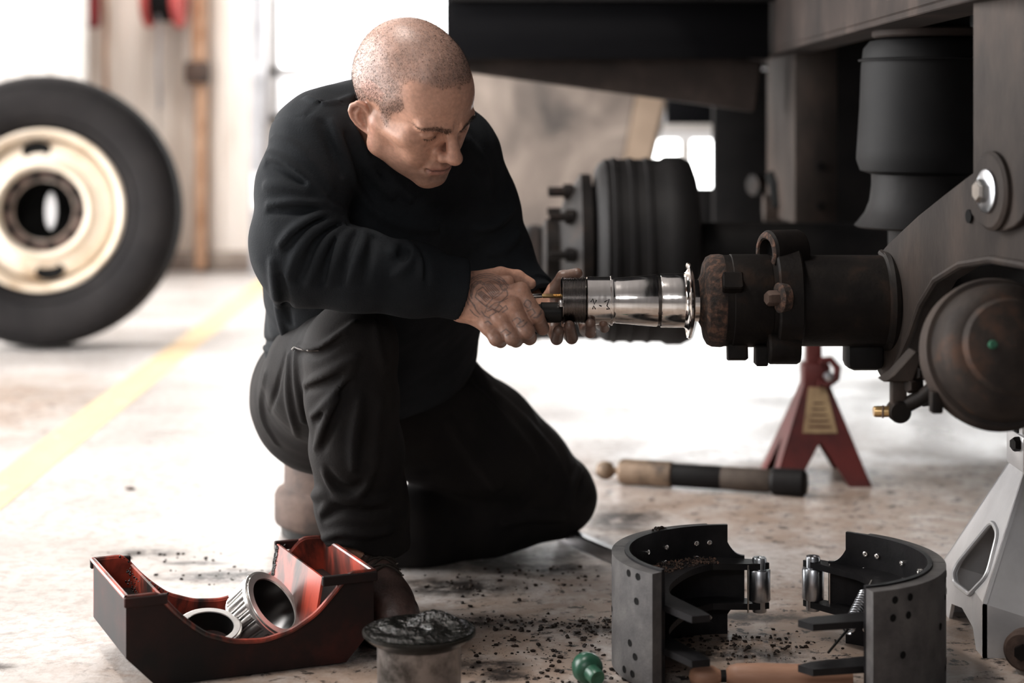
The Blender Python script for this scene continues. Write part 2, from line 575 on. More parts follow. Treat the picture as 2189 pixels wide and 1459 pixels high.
# painted yellow line: a thin film of paint on the floor
yl = MB()
a0, a1 = P(-4, 1050, FLY(1050)), P(572, 600, FLY(600))
dn = (a1 - a0).normalized()
sd = Vector((dn.y, -dn.x, 0)) * 0.055
p0, p1 = a0 - dn * 3.0, a1 + dn * 0.5
q = [p0 - sd, p0 + sd, p1 + sd, p1 - sd]
yl.add([(*v.xy, 0.0) for v in q] + [(*v.xy, 0.0012) for v in q], [(4, 5, 6, 7), (0, 1, 5, 4), (1, 2, 6, 5), (2, 3, 7, 6), (3, 0, 4, 7)])
yl.build('yellow_line', 'yellow', floor, smooth=False)

XW0, XW1 = (575 - CXP) * 10 / FPX, 1.55
back = wall_with_holes('wall_back', 'wallplain', (RX0, RY1, 0), (1, 0, 0), (0, 0, 1), RX1 - RX0, RH,
                       [(XW0 - RX0, XW1 - RX0, 0.80, 3.6), (0.15 - RX0, 3.3 - RX0, 0.0, 0.76)], 0.2, (0, 1, 0),
                       'cream panelled back wall of the workshop with a bright window')
wall_with_holes('wall_left', 'wallplain', (RX0, RY0, 0), (0, 1, 0), (0, 0, 1), RY1 - RY0, RH,
                [(6.5, 12.0, 0.0, 3.9)], 0.2, (-1, 0, 0), 'grey left wall of the workshop with an open bay door')
wall_with_holes('wall_right', 'wallfront', (RX1, RY0, 0), (0, 1, 0), (0, 0, 1), RY1 - RY0, RH, [], 0.2, (1, 0, 0), 'grey right wall of the workshop')
wall_with_holes('wall_front', 'wallfront', (RX0, RY0, 0), (1, 0, 0), (0, 0, 1), RX1 - RX0, RH, [(1.3, 3.9, 2.8, 4.0)], 0.2, (0, -1, 0), 'grey front wall of the workshop with a high strip window')
# cream cladding sheets of the back wall, one piece each, with a raised rib
x = -1.335
for w_ in (0.36, 0.24, 0.28, 0.30, 0.36, 0.36, 0.36, 0.36, 0.20):
    b = MB()
    b.box((x - w_ / 2, 9.985, 2.3), (w_ - 0.008, 0.03, 4.6), 0.004)
    b.box((x - w_ * 0.30, 9.965, 2.3), (0.035, 0.03, 4.6), 0.008)
    b.box((x - w_ * 0.72, 9.965, 2.3), (0.035, 0.03, 4.6), 0.008)
    b.build('wall_panel', 'wall', back)
    x -= w_
b = MB().box((0.1, 9.985, 0.79), (2.85, 0.03, 0.04), 0.004)
b.build('wall_ledge', 'white', back)
MB().box(((XW0 + 0.15) / 2, 9.985, 0.385), (0.15 - XW0, 0.03, 0.77), 0.004).build('wall_panel', 'white', back)
# window over the ledge: frame, mullions, panes
win = MB()
for xx in (XW0 + 0.03, XW1 - 0.03):
    win.box((xx, 10.06, 2.2), (0.06, 0.10, 2.8), 0.006)
for zz in (0.83, 1.09, 3.57):
    win.box(((XW0 + XW1) / 2, 10.06, zz), (XW1 - XW0, 0.10, 0.06), 0.006)
wo = tag(win.build('window_1', 'frame'), 'large bright window behind the kneeling mechanic', kind='structure')
xs = [XW0 + 0.06, 0.12, XW1 - 0.06]
for i in range(2):
    MB().box(((xs[i] + xs[i + 1]) / 2, 10.06, 2.33), (xs[i + 1] - xs[i] - 0.005, 0.006, 2.42)).build('pane', 'glass', wo, smooth=False)
    MB().box(((xs[i] + xs[i + 1]) / 2, 10.06, 0.96), (xs[i + 1] - xs[i] - 0.005, 0.006, 0.20)).build('frosted_pane', 'frost', wo, smooth=False)
MB().box((0.12, 10.06, 2.33), (0.05, 0.07, 2.42), 0.005).build('mullion', 'frame', wo)
# low glazed door behind the truck, seen through a gap in the chassis
dr = MB()
for xx in (0.17, 1.62, 3.28):
    dr.box((xx, 10.06, 0.38), (0.05, 0.10, 0.76), 0.006)
dr.box((1.725, 10.06, 0.735), (3.15, 0.10, 0.05), 0.006)
do = tag(dr.build('door_1', 'frame'), 'bright glazed bay door glimpsed under the truck chassis', kind='structure')
ms = [0.195, 0.955, 1.595, 2.4, 3.255]
for i in range(4):
    MB().box(((ms[i] + ms[i + 1]) / 2, 10.06, 0.36), (ms[i + 1] - ms[i] - 0.03, 0.006, 0.7)).build('pane', 'glass', do, smooth=False)
for xx in (0.955, 2.4):
    MB().box((xx, 10.06, 0.36), (0.07, 0.08, 0.7), 0.005).build('mullion', 'white', do)
bb = MB().box(((RX0 - 1.33) / 2, 9.955, 0.055), (-1.33 - RX0, 0.05, 0.11), 0.006)
tag(bb.build('baseboard_back', 'base'), 'dark dirty baseboard along the cream back wall', kind='structure')
# bay door frame on the left (lets the daylight in)
fr = MB()
for yy in (RY0 + 6.45, RY0 + 12.05):
    fr.box((RX0 + 0.02, yy, 2.0), (0.12, 0.1, 4.0), 0.01)
fr.box((RX0 + 0.02, RY0 + 9.25, 3.95), (0.12, 5.7, 0.1), 0.01)
tag(fr.build('trim_1', 'steel'), 'steel frame of the open bay door in the left wall', kind='structure')

# ------------------------------------------------------------------ against the back wall
po = thing('steel_post', ((552 - CXP) * 9.8 / FPX, 9.8, 0), 'grey steel post standing beside the bright window', 'post')
MB().box((po.location.x, 9.8, 2.3), (0.075, 0.10, 4.59), 0.006).build('column', 'steel', po)
MB().box((po.location.x + 0.01, 9.73, 0.844 + (249 - 150) * 9.7 / FPX), (0.05, 0.05, 0.09), 0.006).build('switch_box', 'steel', po)
MB().box((po.location.x, 9.73, 0.844 + (249 - 410) * 9.7 / FPX), (0.045, 0.03, 0.2), 0.006).build('cover_plate', 'frame', po)

pp = thing('rusty_pipe', ((424 - CXP) * 9.85 / FPX, 9.85, 0), 'rust orange pipe running up the cream back wall', 'pipe')
xx = pp.location.x
MB().tube([(xx + 0.01, 9.88, 0.02), (xx + 0.01, 9.88, 1.08)], 0.035, 14).build('lower_pipe', 'ratan', pp)
MB().tube([(xx, 9.88, 1.0), (xx - 0.01, 9.88, 4.4)], 0.045, 14).build('upper_pipe', 'ratan', pp)
MB().lathe([(0.0, -0.06), (0.062, -0.06), (0.07, -0.03), (0.07, 0.03), (0.062, 0.06), (0.0, 0.06)], Matrix.Translation((xx - 0.01, 9.87, 1.08)), 20).build('coupling', 'rust', pp)

c0 = P(352, -6, 9.75)
rl = thing('hose_reel', c0, 'red wall reel wound with black hose above the wheel', 'reel')
for dx in (-0.085, 0.075):
    MB().lathe([(0.0, -0.022), (0.15, -0.022), (0.165, -0.01), (0.165, 0.01), (0.15, 0.022), (0, 0.022)], axis_mx(c0 + Vector((dx, 0, 0)), (1, 0, 0)), 32).build('side_disc', 'redreel', rl)
h = MB()
for k in range(5):
    h.lathe([(0.118 + 0.017 * math.cos(t), -0.055 + 0.026 * k + 0.017 * math.sin(t)) for t in np.linspace(0, 2 * PI, 9)], axis_mx(c0, (1, 0, 0)), 28)
h.build('wound_hose', 'blackrub', rl)
MB().box(c0 + Vector((0, 0.12, 0.02)), (0.2, 0.05, 0.12), 0.008).build('wall_bracket', 'redreel', rl)
MB().tube([c0 + Vector((-0.02, -0.12, 0)), P(340, 60, 9.7), P(338, 150, 9.72), P(343, 232, 9.75)], 0.008, 8).build('hose_end', 'steel', rl)

c1 = P(197, 14, 9.8)
ex = thing('fire_extinguisher', c1, 'dark red cylinder hung on the wall beside the white ribbed panel', 'extinguisher')
MB().lathe([(0, -0.11), (0.03, -0.115), (0.042, -0.10), (0.045, -0.08), (0.045, 0.28), (0.03, 0.32), (0.015, 0.335), (0.0, 0.335)], Matrix.Translation(c1), 24).build('cylinder_body', mat('dark_red_enamel', [(0.16, 0.02, 0.025), (0.26, 0.03, 0.035)], 0.5, scale=5), ex)
MB().box(c1 + Vector((0, 0, 0.36)), (0.03, 0.09, 0.05), 0.006).build('valve', 'blackmetal', ex)
MB().box(c1 + Vector((0, 0.08, 0.1)), (0.06, 0.12, 0.03), 0.004).build('bracket', 'steel', ex)

tag(MB().tube([P(222, -60, 9.9), P(228, 40, 9.9), P(226, 110, 9.9), P(231, 300, 9.9)], 0.012, 8).build('hanging_cable', 'ratan'),
    'thin brown cable hanging down the cream back wall', 'cable')

xr = (181 - CXP) * 9.0 / FPX
cb = thing('sliding_panel', (xr - 0.6, 9.05, 0), 'tall white ribbed sliding panel behind the loose truck wheel', 'panel')
MB().box((xr - 0.6, 9.06, 1.3), (1.2, 0.05, 2.6), 0.006).build('backing_frame', 'white', cb)
for k in range(2):
    dd = MB().box((xr - 0.3 - 0.6 * k, 9.02, 1.3), (0.585, 0.025, 2.55), 0.005).build('panel_leaf', 'white', cb)
    for j in range(5):
        MB().box((xr - 0.08 - 0.11 * j - 0.6 * k, 9.003, 1.3), (0.03, 0.012, 2.5), 0.004).build('rib', 'white', dd)

# ------------------------------------------------------------------ truck wheel at the left
wc = P(98, 448, 6.72)
R_ = 0.4935
tilt = math.radians(4)
wc.z = R_ * math.cos(tilt) + 0.005
yaw = math.radians(-6)
ax = Vector((math.sin(yaw) * math.cos(tilt) * -1, -math.cos(yaw) * math.cos(tilt), math.sin(tilt)))
wm = axis_mx(wc, ax, (0, 0, 1))
wh = thing('loose_wheel_assembly', (wc.x, wc.y, 0), 'black truck tyre on a cream rusty wheel standing by the wall', 'wheel')
MB().lathe([(0.292, -0.10), (0.297, 0.075), (0.315, 0.118), (0.36, 0.142), (0.42, 0.150), (0.462, 0.140), (0.482, 0.118), (0.4935, 0.085),
            (0.4935, -0.085), (0.482, -0.118), (0.45, -0.143), (0.40, -0.15), (0.33, -0.135), (0.297, -0.10), (0.292, -0.10)], wm, 96).build('tyre', 'rubber', wh, 50)
gr = MB()
for hh in (-0.05, 0.0, 0.05):
    gr.lathe([(0.4945, hh - 0.006), (0.486, hh - 0.004), (0.486, hh + 0.004), (0.4945, hh + 0.006)], wm, 96)
gr.build('tread_groove', 'hole', wh)
sw = MB()
for rr, hh in ((0.335, 0.131), (0.455, 0.1435), (0.47, 0.132)):
    sw.lathe([(rr - 0.003, hh - 0.002), (rr, hh + 0.004), (rr + 0.003, hh - 0.002)], wm, 96)
sw.build('sidewall_rib', 'rubber', wh)
MB().lathe([(0.292, 0.098), (0.296, 0.112), (0.288, 0.116), (0.280, 0.108), (0.272, 0.085), (0.262, 0.045), (0.258, -0.02), (0.258, -0.10)], wm, 72).build('rim', 'rim', wh)
dish = MB()
N_, rin = 96, 0.108
prof = [(0.260, 0.015), (0.245, 0.050), (0.215, 0.066), (0.19, 0.070), (0.178, 0.088), (0.168, 0.094), (0.155, 0.082), (0.150, 0.060), (0.108, 0.055), (0.108, 0.03)]
dish.lathe(prof, wm, N_)
dish.build('wheel_disc', 'rim', wh)
MB().lathe([(0.109, 0.0562), (0.152, 0.0615)], wm, 60).build('bolt_flange', 'rust', wh)
for k in range(10):
    a = 2 * PI * (k + 0.35) / 10
    pm = wm @ Matrix.Translation((0.1335 * math.cos(a), 0.1335 * math.sin(a), 0.0))
    MB().lathe([(0.0, 0.0600), (0.0135, 0.0602), (0.0155, 0.0635), (0.0165, 0.0602)], pm, 16).build('stud_hole', 'hole', wh)
for a in (math.radians(7), math.radians(7 + 180)):
    pm = wm @ Matrix.Translation((0.222 * math.cos(a), 0.222 * math.sin(a), 0)) @ Matrix.Rotation(a, 4, 'Z')
    hb = MB()
    hb.lathe([(0.0, 0.0665), (0.9, 0.0672), (1.0, 0.0695), (1.06, 0.066)], pm @ Matrix.Diagonal((0.031, 0.050, 1, 1)), 28)
    hb.build('hand_hole', 'hole', wh)
hub = MB().lathe([(0.107, 0.05), (0.107, -0.08), (0.0, -0.08)], wm, 48)
hub.build('hub_bore', 'hole', wh)
MB().lathe([(0.0, -0.02), (0.9, -0.02), (1.0, -0.025)], wm @ Matrix.Translation((0.0, -0.015, 0)) @ Matrix.Diagonal((0.070, 0.022, 1, 1)), 24).build('bore_plate', 'frame', wh)

# ------------------------------------------------------------------ dark trailer in the background
x0 = (953 - CXP) * 4.6 / FPX
tb = thing('dark_trailer', (1.2, 6.8, 0), 'dark trailer body hanging over the floor behind the mechanic', 'trailer')
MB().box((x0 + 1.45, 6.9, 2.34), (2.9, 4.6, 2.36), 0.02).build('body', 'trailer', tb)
MB().box(((x0 + 0.65) / 2, 4.63, 1.10), (0.65 - x0, 0.06, 0.22), 0.004).build('skirt', 'trailer', tb)
for k in range(9):
    MB().box((x0 + 1.45, 4.585, 1.14 + 0.045 * k), (2.88, 0.03, 0.016), 0.004).build('ribbed_slat', 'chassisdark', tb)
MB().prism([(0, 0.0), (0.80, 0.0), (0.80, 0.13), (0, 0.13)], 0, 0.09, axis_mx(P(955, 150, 4.75), (0, -1, 0), P(1480, 222, 4.75) - P(955, 150, 4.75)), 0.006).build('under_beam', 'chassisbrown', tb)
# hidden legs that carry the trailer
for px in (1.9, 2.5):
    MB().box((px, 8.3, 0.55), (0.12, 0.12, 1.1), 0.01).build('landing_leg', 'chassisdark', tb)

b0, b1 = P(975, 146, 7.2), P(1424, 206, 6.9)
bd = thing('stained_board', ((b0.x + b1.x) / 2, 7.05, 0), 'stained beige panel hanging upright beneath the dark trailer', 'panel')
u = Vector((b1.x - b0.x, b1.y - b0.y, 0))
bl = u.length
bmx = axis_mx(Vector((b0.x, b0.y, 0)), Vector((u.y, -u.x, 0)), u)
zl = lambda t: b0.z + (b1.z - b0.z) * t
MB().prism([(0, zl(0)), (bl * 0.86, zl(0.86)), (bl * 0.74, 0.40), (0, 0.40)], -0.03, 0.0, bmx, 0.003).build('panel_sheet', 'board', bd, smooth=False)
MB().prism([(bl * 0.865, zl(0.865)), (bl, zl(1)), (bl * 0.85, 0.40), (bl * 0.745, 0.40)], -0.05, 0.006, bmx, 0.004).build('edge_timber', 'boardpost', bd, smooth=False)
for t in (0.12, 0.9):
    c = b0.lerp(b1, t)
    MB().box((c.x, c.y + 0.075, 0.86), (0.05, 0.03, 0.62), 0.004).build('hanger_strap', 'chassisdark', bd)

# ------------------------------------------------------------------ rear axle: brake drum on its hub
Y2 = 4.3
c = P(1390, 535, Y2)
da = thing('rear_brake_drum', (c.x, Y2, 0), 'big black brake drum with hub on the axle behind', 'brake drum')
dm = axis_mx(Vector((0, Y2, c.z)), (1, 0, 0))
X = lambda px, y=Y2: (px - CXP) * y / FPX
MB().lathe([(0.10, X(1262)), (0.19, X(1272)), (0.205, X(1280)), (0.215, X(1292)), (0.215, X(1410)), (0.222, X(1420)), (0.222, X(1452)), (0.21, X(1474)), (0.18, X(1484)), (0.09, X(1486))], dm, 72).build('drum', 'chassisdark', da)
rb = MB()
for px in (1310, 1345, 1380):
    rb.lathe([(0.2145, X(px - 7)), (0.2185, X(px - 5)), (0.2185, X(px + 5)), (0.2145, X(px + 7))], dm, 72)
rb.build('drum_rib', 'chassisdark', da)
MB().lathe([(0.0, X(1160)), (0.06, X(1161)), (0.075, X(1168)), (0.075, X(1195)), (0.12, X(1205)), (0.165, X(1232)), (0.18, X(1240)), (0.18, X(1262)), (0.10, X(1270))], dm, 48).build('hub', 'rustdark', da)
for k in range(10):
    a = 2 * PI * k / 10
    cc = Vector((0, Y2 + 0.145 * math.cos(a), c.z + 0.145 * math.sin(a)))
    MB().lathe([(0.0, X(1172)), (0.010, X(1172)), (0.010, X(1205)), (0.017, X(1205)), (0.017, X(1225)), (0.010, X(1225)), (0.010, X(1262))], axis_mx(cc - Vector((0, 0, 0)), (1, 0, 0)), 10).build('wheel_stud', 'rustdark', da)
MB().lathe([(0.0, X(1484)), (0.066, X(1484)), (0.066, 1.9), (0.0, 1.9)], dm, 40).build('axle_tube', 'chassisdark', da)
# dark air tank lying low behind the hands
tk = P(1205, 604, 5.0)
at_ = thing('air_tank', (tk.x, 5.0, 0), 'dark cylindrical air tank hung low behind the drum hub', 'tank')
MB().lathe([(0.0, -0.17), (0.08, -0.165), (0.14, -0.14), (0.155, -0.10), (0.155, 0.10), (0.14, 0.14), (0.08, 0.165), (0, 0.17)], axis_mx(tk, (1, 0, 0)), 40).build('tank_shell', 'chassisdark', at_)
for dx in (-0.08, 0.08):
    MB().lathe([(0.156, -0.012), (0.159, -0.012), (0.159, 0.012), (0.156, 0.012)], axis_mx(tk + Vector((dx, 0, 0)), (1, 0, 0)), 40).build('strap', 'chassisbrown', at_)
    MB().box(tk + Vector((dx + 0.12, 0.20, 0.0)), (0.03, 0.30, 0.06), 0.003).build('bracket', 'chassisdark', at_)
# bright far thing: small pale lamp-like end fitting seen under the drum's right edge
# ------------------------------------------------------------------ trailer axle with its bare spindle
YA = 2.95
SA = FPX / YA
ZA = CAMZ - (642 - HOR) / SA
XA = lambda px: (px - CXP) / SA
axm = axis_mx((0, YA, ZA), (1, 0, 0), (0, 0, 1))
axle = thing('trailer_axle', (XA(1700), YA, 0), 'rusty trailer axle tube ending in a shiny bare spindle', 'axle')


def turned(prof, name, m, parent, n=72, mx=None, cap=False, sharp=30):
    return MB().lathe([(r / SA, XA(px)) for px, r in prof], mx or axm, n, cap, cap).build(name, m, parent, sharp)


th = [(1198, 0), (1198, 38), (1199, 45), (1202, 50)]
px = 1203.0
while px < 1250:
    th += [(px, 50), (px + 0.9, 50), (px + 1.9, 46.5), (px + 2.4, 46.5)]
    px += 3.3
th += [(1251, 50), (1253, 47)]
turned(th, 'spindle_thread', mat('oily_thread', [(0.13, 0.12, 0.115), (0.24, 0.22, 0.21)], 0.22, 1.0, scale=40), axle)
turned([(1253, 49), (1255, 51), (1304, 51), (1305, 53), (1309, 53), (1310, 50)], 'outer_bearing_seat', 'chrome', axle)
turned([(1310, 48), (1314, 47.5), (1316, 48), (1402, 55.5), (1404, 55)], 'spindle_taper', 'chrome', axle)
turned([(1404, 53), (1411, 53)], 'groove', 'chromedark', axle)
turned([(1411, 56), (1413, 57), (1462, 57.5)], 'inner_bearing_seat', 'chrome', axle)
turned([(1460, 57), (1466, 61), (1471, 69), (1472, 76), (1469, 80), (1471, 81.5), (1475, 80), (1478, 72), (1481, 60), (1483, 45), (1505, 44)], 'seal_flange', 'chrome', axle)
# writing scratched in marker on the bearing seat
for k, (ax0, pts) in enumerate(((0, [(1258, 640), (1262, 633), (1266, 645), (1270, 636)]), (0, [(1262, 655), (1264, 648), (1268, 655)]), (0, [(1287, 640), (1297, 634), (1292, 648), (1298, 655), (1291, 655)]), (0, [(1276, 647), (1281, 649)]))):
    w = []
    for qx, qy in pts:
        dz = (642 - qy) / SA
        rr = 51.2 / SA
        w.append((XA(qx) + 0.002, YA - math.sqrt(rr * rr - dz * dz), ZA + dz))
    MB().tube(w, 0.0010, 6).build('marker_writing', 'hole', axle)
turned([(1490, 40), (1500, 60), (1504, 82), (1510, 93), (1520, 98), (1538, 99), (1545, 97.5)], 'rust_collar', 'rustband', axle)
turned([(1540, 97), (1900, 97)], 'axle_tube', 'rustdark', axle)
turned([(1884, 97), (1888, 104), (1896, 108), (1905, 106), (1912, 98)], 'weld_bead', 'rustdark', axle)
turned([(1560, 97), (1562, 99), (1640, 99), (1644, 97)], 'sleeve', 'rustdark', axle)
for (bx, by, ang) in ((1541, 600, -30), (1560, 742, 88)):
    dz = (642 - by) / SA
    rr = 97 / SA
    dz = max(-rr * 0.98, min(rr * 0.98, dz))
    yy = -math.sqrt(max(rr * rr - dz * dz, 0))
    nrm_ = Vector((0, yy, dz)).normalized()
    MB().prism(rounded([(-0.016, -0.014), (0.016, -0.014), (0.016, 0.014), (-0.016, 0.014)], 0.004), -0.01, 0.022, axis_mx(Vector((XA(bx) + 0.01, YA, ZA)) + nrm_ * rr, nrm_, (1, 0, 0)), 0.002).build('lug', 'rustdark', axle)
# brake spider plate: outline in (toward camera, up)
k_ = 1 / SA
sp = [(30, 140), (42, 110), (70, 96), (98, 70), (112, 20), (112, -40), (84, -82), (46, -100), (30, -118), (0, -122), (-30, -118), (-50, -100), (-90, -80), (-115, -30),
      (-115, 30), (-90, 75), (-55, 100), (-38, 120), (-30, 140), (0, 148)]
spm = Matrix(((0, 0, 1, 0), (-1, 0, 0, 0), (0, 1, 0, 0), (0, 0, 0, 1)))       # local x -> -Y, y -> Z, z -> X
spm.translation = Vector((0, YA, ZA))
s_ = MB().prism(rounded([(a * k_, b * k_) for a, b in sp], 0.01, 3), XA(1652), XA(1705), spm, 0.003)
spider = s_.build('brake_spider', 'rustdark', axle)
# upper anchor eye, turned a little to the viewer
em = axis_mx(Vector((XA(1655), YA - 0.01, ZA + 104 * k_)), (-0.93, -0.37, 0), (0, 0, 1))
MB().lathe([(0.0155, -0.045), (0.034, -0.045), (0.036, -0.04), (0.036, 0.012), (0.033, 0.016), (0.0225, 0.016), (0.021, 0.010), (0.021, -0.045)], em, 36).build('anchor_eye', 'rustdark', spider)
MB().lathe([(0.0, 0.0), (0.0205, 0.0)], em @ Matrix.Translation((0, 0, 0.004)), 24).build('eye_bore', 'hole', spider)
MB().lathe([(0.0215, 0.0165), (0.024, 0.019), (0.029, 0.019), (0.033, 0.0165)], em, 36).build('eye_rim', 'rustband', spider)
bm_ = axis_mx(Vector((XA(1655), YA - 0.078, ZA + 16 * k_)), (-1, -0.35, 0), (0, 0, 1))
MB().lathe([(0.022, -0.01), (0.024, 0.004), (0.018, 0.008), (0.0, 0.008)], bm_, 28).build('bolt_seat', 'rustband', spider)
MB().lathe([(0.0, 0.026), (0.010, 0.026), (0.0125, 0.022), (0.0125, 0.004)], bm_, 6).build('bolt_head', 'rust', spider)
lm = axis_mx(Vector((XA(1640), YA - 0.045, ZA - 92 * k_)), (1, 0, 0), (0, 0, 1))
MB().lathe([(0.0, -0.006), (0.024, -0.006), (0.027, -0.002), (0.027, 0.040), (0.024, 0.045), (0, 0.045)], lm, 32).build('lower_lobe', 'rustdark', spider)
MB().prism(rounded([(-0.017, -0.012), (0.017, -0.012), (0.013, 0.02), (-0.013, 0.02)], 0.004), XA(1608), XA(1634), Matrix.Translation((0, -0.03, -0.088)) @ spm, 0.002).build('bolt_nut', 'rustdark', spider)
MB().box((XA(1850), YA + 0.02, ZA - 0.088), (0.06, 0.06, 0.05), 0.012).build('lower_bracket', 'chassisdark', axle)
MB().box((XA(2160), YA + 0.02, ZA), (0.30, 0.12, 0.12), 0.02).build('inner_beam', 'chassisdark', axle)

# ------------------------------------------------------------------ suspension arm and hanger: an upright plate running toward the viewer
PA, PB = Vector(((1890 - CXP) * 2.95 / FPX, 2.95)), Vector(((2189 - CXP) * 2.45 / FPX, 2.45))
PD = (PB - PA)
PL = PD.length
PU = PD / PL


def uz(px, py, off=0.0):
    """pixel -> (distance along the plate, height), plate shifted by off toward its lit side"""
    nx, ny = PU.y, -PU.x
    A = PA + Vector((nx, ny)) * off
    a = (px - CXP) / FPX
    t = (a * A.y - A.x) / (PU.x - a * PU.y)
    return t, CAMZ - (py - HOR) * (A.y + PU.y * t) / FPX


plm = Matrix(((PU.x, 0, -PU.y, PA.x), (PU.y, 0, PU.x, PA.y), (0, 1, 0, 0), (0, 0, 0, 1)))   # local x along plate, y up, z away from the lit side
arm = thing('suspension_trailing_link', (PA.x + 0.05, PA.y - 0.25, 0), 'grey brown steel trailing arm welded onto the axle tube', 'suspension arm')
poly = [(1884, 536), (1900, 518), (1960, 462), (2020, 414), (2083, 366), (2200, 300), (2330, 300), (2330, 610), (2189, 566), (2120, 554), (2055, 565), (2002, 598), (1970, 650), (1948, 712),
        (1915, 788), (1887, 814), (1866, 776), (1890, 742), (1906, 690), (1908, 620), (1900, 560)]
MB().prism([uz(*q) for q in poly], 0.0, 0.035, plm, 0.002).build('arm_plate', 'chassis', arm)
edge = [(1915, 788), (1948, 712), (1970, 650), (2002, 598), (2055, 565), (2120, 554), (2189, 566), (2300, 600)]
pts = [plm @ Vector((*uz(*q), -0.001)) for q in edge]
MB().tube(pts, 0.006, 8).build('arch_flange', 'chassis', arm)
inner = [(1925, 800), (1960, 712), (1982, 655), (2012, 608), (2060, 578), (2120, 567), (2189, 578), (2300, 612), (2300, 790), (1932, 790)]
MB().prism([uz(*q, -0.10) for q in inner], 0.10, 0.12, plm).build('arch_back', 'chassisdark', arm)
MB().tube([plm @ Vector((*uz(2075, 462), -0.004)), plm @ Vector((*uz(2075, 462), -0.001))], 0.010, 16).build('slot', 'hole', arm)
MB().tube([plm @ Vector((*uz(q[0], q[1]), 0.0)) for q in [(1884, 540), (1902, 556), (1914, 600), (1918, 650), (1912, 700), (1896, 742)]], [0.006, 0.009, 0.008, 0.009, 0.008, 0.006], 8).build('weld_bead', 'chassis', arm)

hg = thing('suspension_hanger', (PB.x, PB.y + 0.05, 0), 'tall brown steel hanger plate with a shiny pivot bolt', 'hanger')
off = 0.012
hp = [(2080, -80), (2330, -80), (2330, 470), (2200, 475)] + [(2133 + 62 * math.cos(a), 432 + 62 * math.sin(a)) for a in np.linspace(0.3, PI * 0.98, 9)] + [(2080, 380)]
MB().prism([uz(*q, off) for q in hp], -off, -0.001, plm, 0.0015).build('hanger_plate', 'chassis', hg)
hc = plm @ Vector((*uz(2126, 408, off), -off))
bmx2 = axis_mx(hc, Vector((PU.y, -PU.x, 0)), (0, 0, 1))
MB().lathe([(0.055, -0.004), (0.055, 0.006), (0.050, 0.010), (0.0, 0.010)], bmx2, 48).build('bushing_boss', 'chassis', hg)
MB().lathe([(0.030, 0.008), (0.030, 0.014), (0.027, 0.016), (0.0, 0.016)], bmx2, 36).build('washer', 'zinc', hg)
MB().lathe([(0.0165, 0.016), (0.0165, 0.024), (0.013, 0.028), (0.0, 0.028)], bmx2, 6).build('bolt_head', 'rivet', hg)
MB().box(plm @ Vector((*uz(2260, 150, off), 0.06)), (0.10, 0.12, 0.9), 0.004).build('hanger_web', 'chassis', hg)

# ------------------------------------------------------------------ brake chamber at the right edge
cc = Vector(((2130 - CXP) * 2.48 / FPX, 2.48, CAMZ - (757 - HOR) * 2.48 / FPX))
ch = thing('brake_chamber', (cc.x, cc.y, 0), 'rusty round brake chamber with a clamp band under the arm', 'brake chamber')
cm = axis_mx(cc, (0.03, -0.955, 0.27), (0, 0, 1))
MB().lathe([(0.0, -0.11), (0.06, -0.108), (0.078, -0.095), (0.085, -0.04), (0.094, -0.018), (0.098, -0.012)], cm, 64).build('rear_can', 'rustdark', ch)
MB().lathe([(0.090, -0.018), (0.100, -0.017), (0.1035, -0.010), (0.099, 0.0), (0.1035, 0.010), (0.100, 0.017), (0.090, 0.018)], cm, 72).build('clamp_band', 'chassis', ch)
MB().lathe([(0.096, 0.012), (0.092, 0.022), (0.089, 0.045), (0.083, 0.060), (0.070, 0.070), (0.066, 0.071), (0.060, 0.079), (0.030, 0.087), (0.0, 0.089)], cm, 64).build('front_can', mat('rusted_can', [(0.014, 0.011, 0.010), (0.026, 0.020, 0.017), (0.062, 0.033, 0.022)], 0.6, 0.1, scale=18, bump=0.0006, bscale=120, pos=[0.35, 0.55, 0.72]), ch)
MB().lathe([(0.0, 0.012), (0.005, 0.012), (0.006, 0.009), (0.006, 0.0)], cm @ Matrix.Translation((0.0, 0.03, 0.080)), 12).build('bleed_plug', 'green', ch)
for a in (2.2, 4.0):
    MB().box(cm @ Vector((0.108 * math.cos(a), 0.108 * math.sin(a), 0)), (0.016, 0.02, 0.03), 0.003).build('band_bolt', 'rustdark', ch)
sa = thing('slack_adjuster', P(1925, 830, 2.62), 'small dark clevis link with a brass pin below the arm', 'linkage')
Yk = 2.62
ks = Yk / FPX


def pbox(x0, y0, x1, y1, Y, d, name, m, parent, bev=0.003):
    a, b = P(x0, y0, Y), P(x1, y1, Y)
    return MB().box((a + b) / 2, (abs(b.x - a.x), d, abs(a.z - b.z)), bev).build(name, m, parent)


MB().prism([(a[0], a[2]) for a in (P(1880, 812, Yk), P(1905, 795, Yk), P(1950, 745, Yk), P(1965, 760, Yk), P(1945, 812, Yk))], -Yk - 0.02, -Yk + 0.02, Matrix(((1, 0, 0, 0), (0, 0, -1, 0), (0, 1, 0, 0), (0, 0, 0, 1))), 0.002).build('bracket_foot', 'chassis', sa)
pbox(1904, 808, 1936, 884, Yk, 0.022, 'link_bar', 'chassis', sa)
MB().lathe([(0.0, -0.016), (0.014, -0.016), (0.016, -0.012), (0.016, 0.012), (0.014, 0.016), (0.0, 0.016)], axis_mx(P(1921, 878, Yk), (0, -1, 0)), 24).build('link_eye', 'rustdark', sa)
MB().lathe([(0.0, -0.02), (0.007, -0.02), (0.008, -0.017), (0.008, 0.02), (0.0, 0.02)], axis_mx(P(1897, 879, Yk), (1, 0, 0)), 16).build('clevis_pin', 'brass', sa)
MB().tube([P(1888, 866, Yk - 0.01), P(1887, 893, Yk - 0.01)], 0.0015, 6).build('cotter_pin', 'rust', sa)
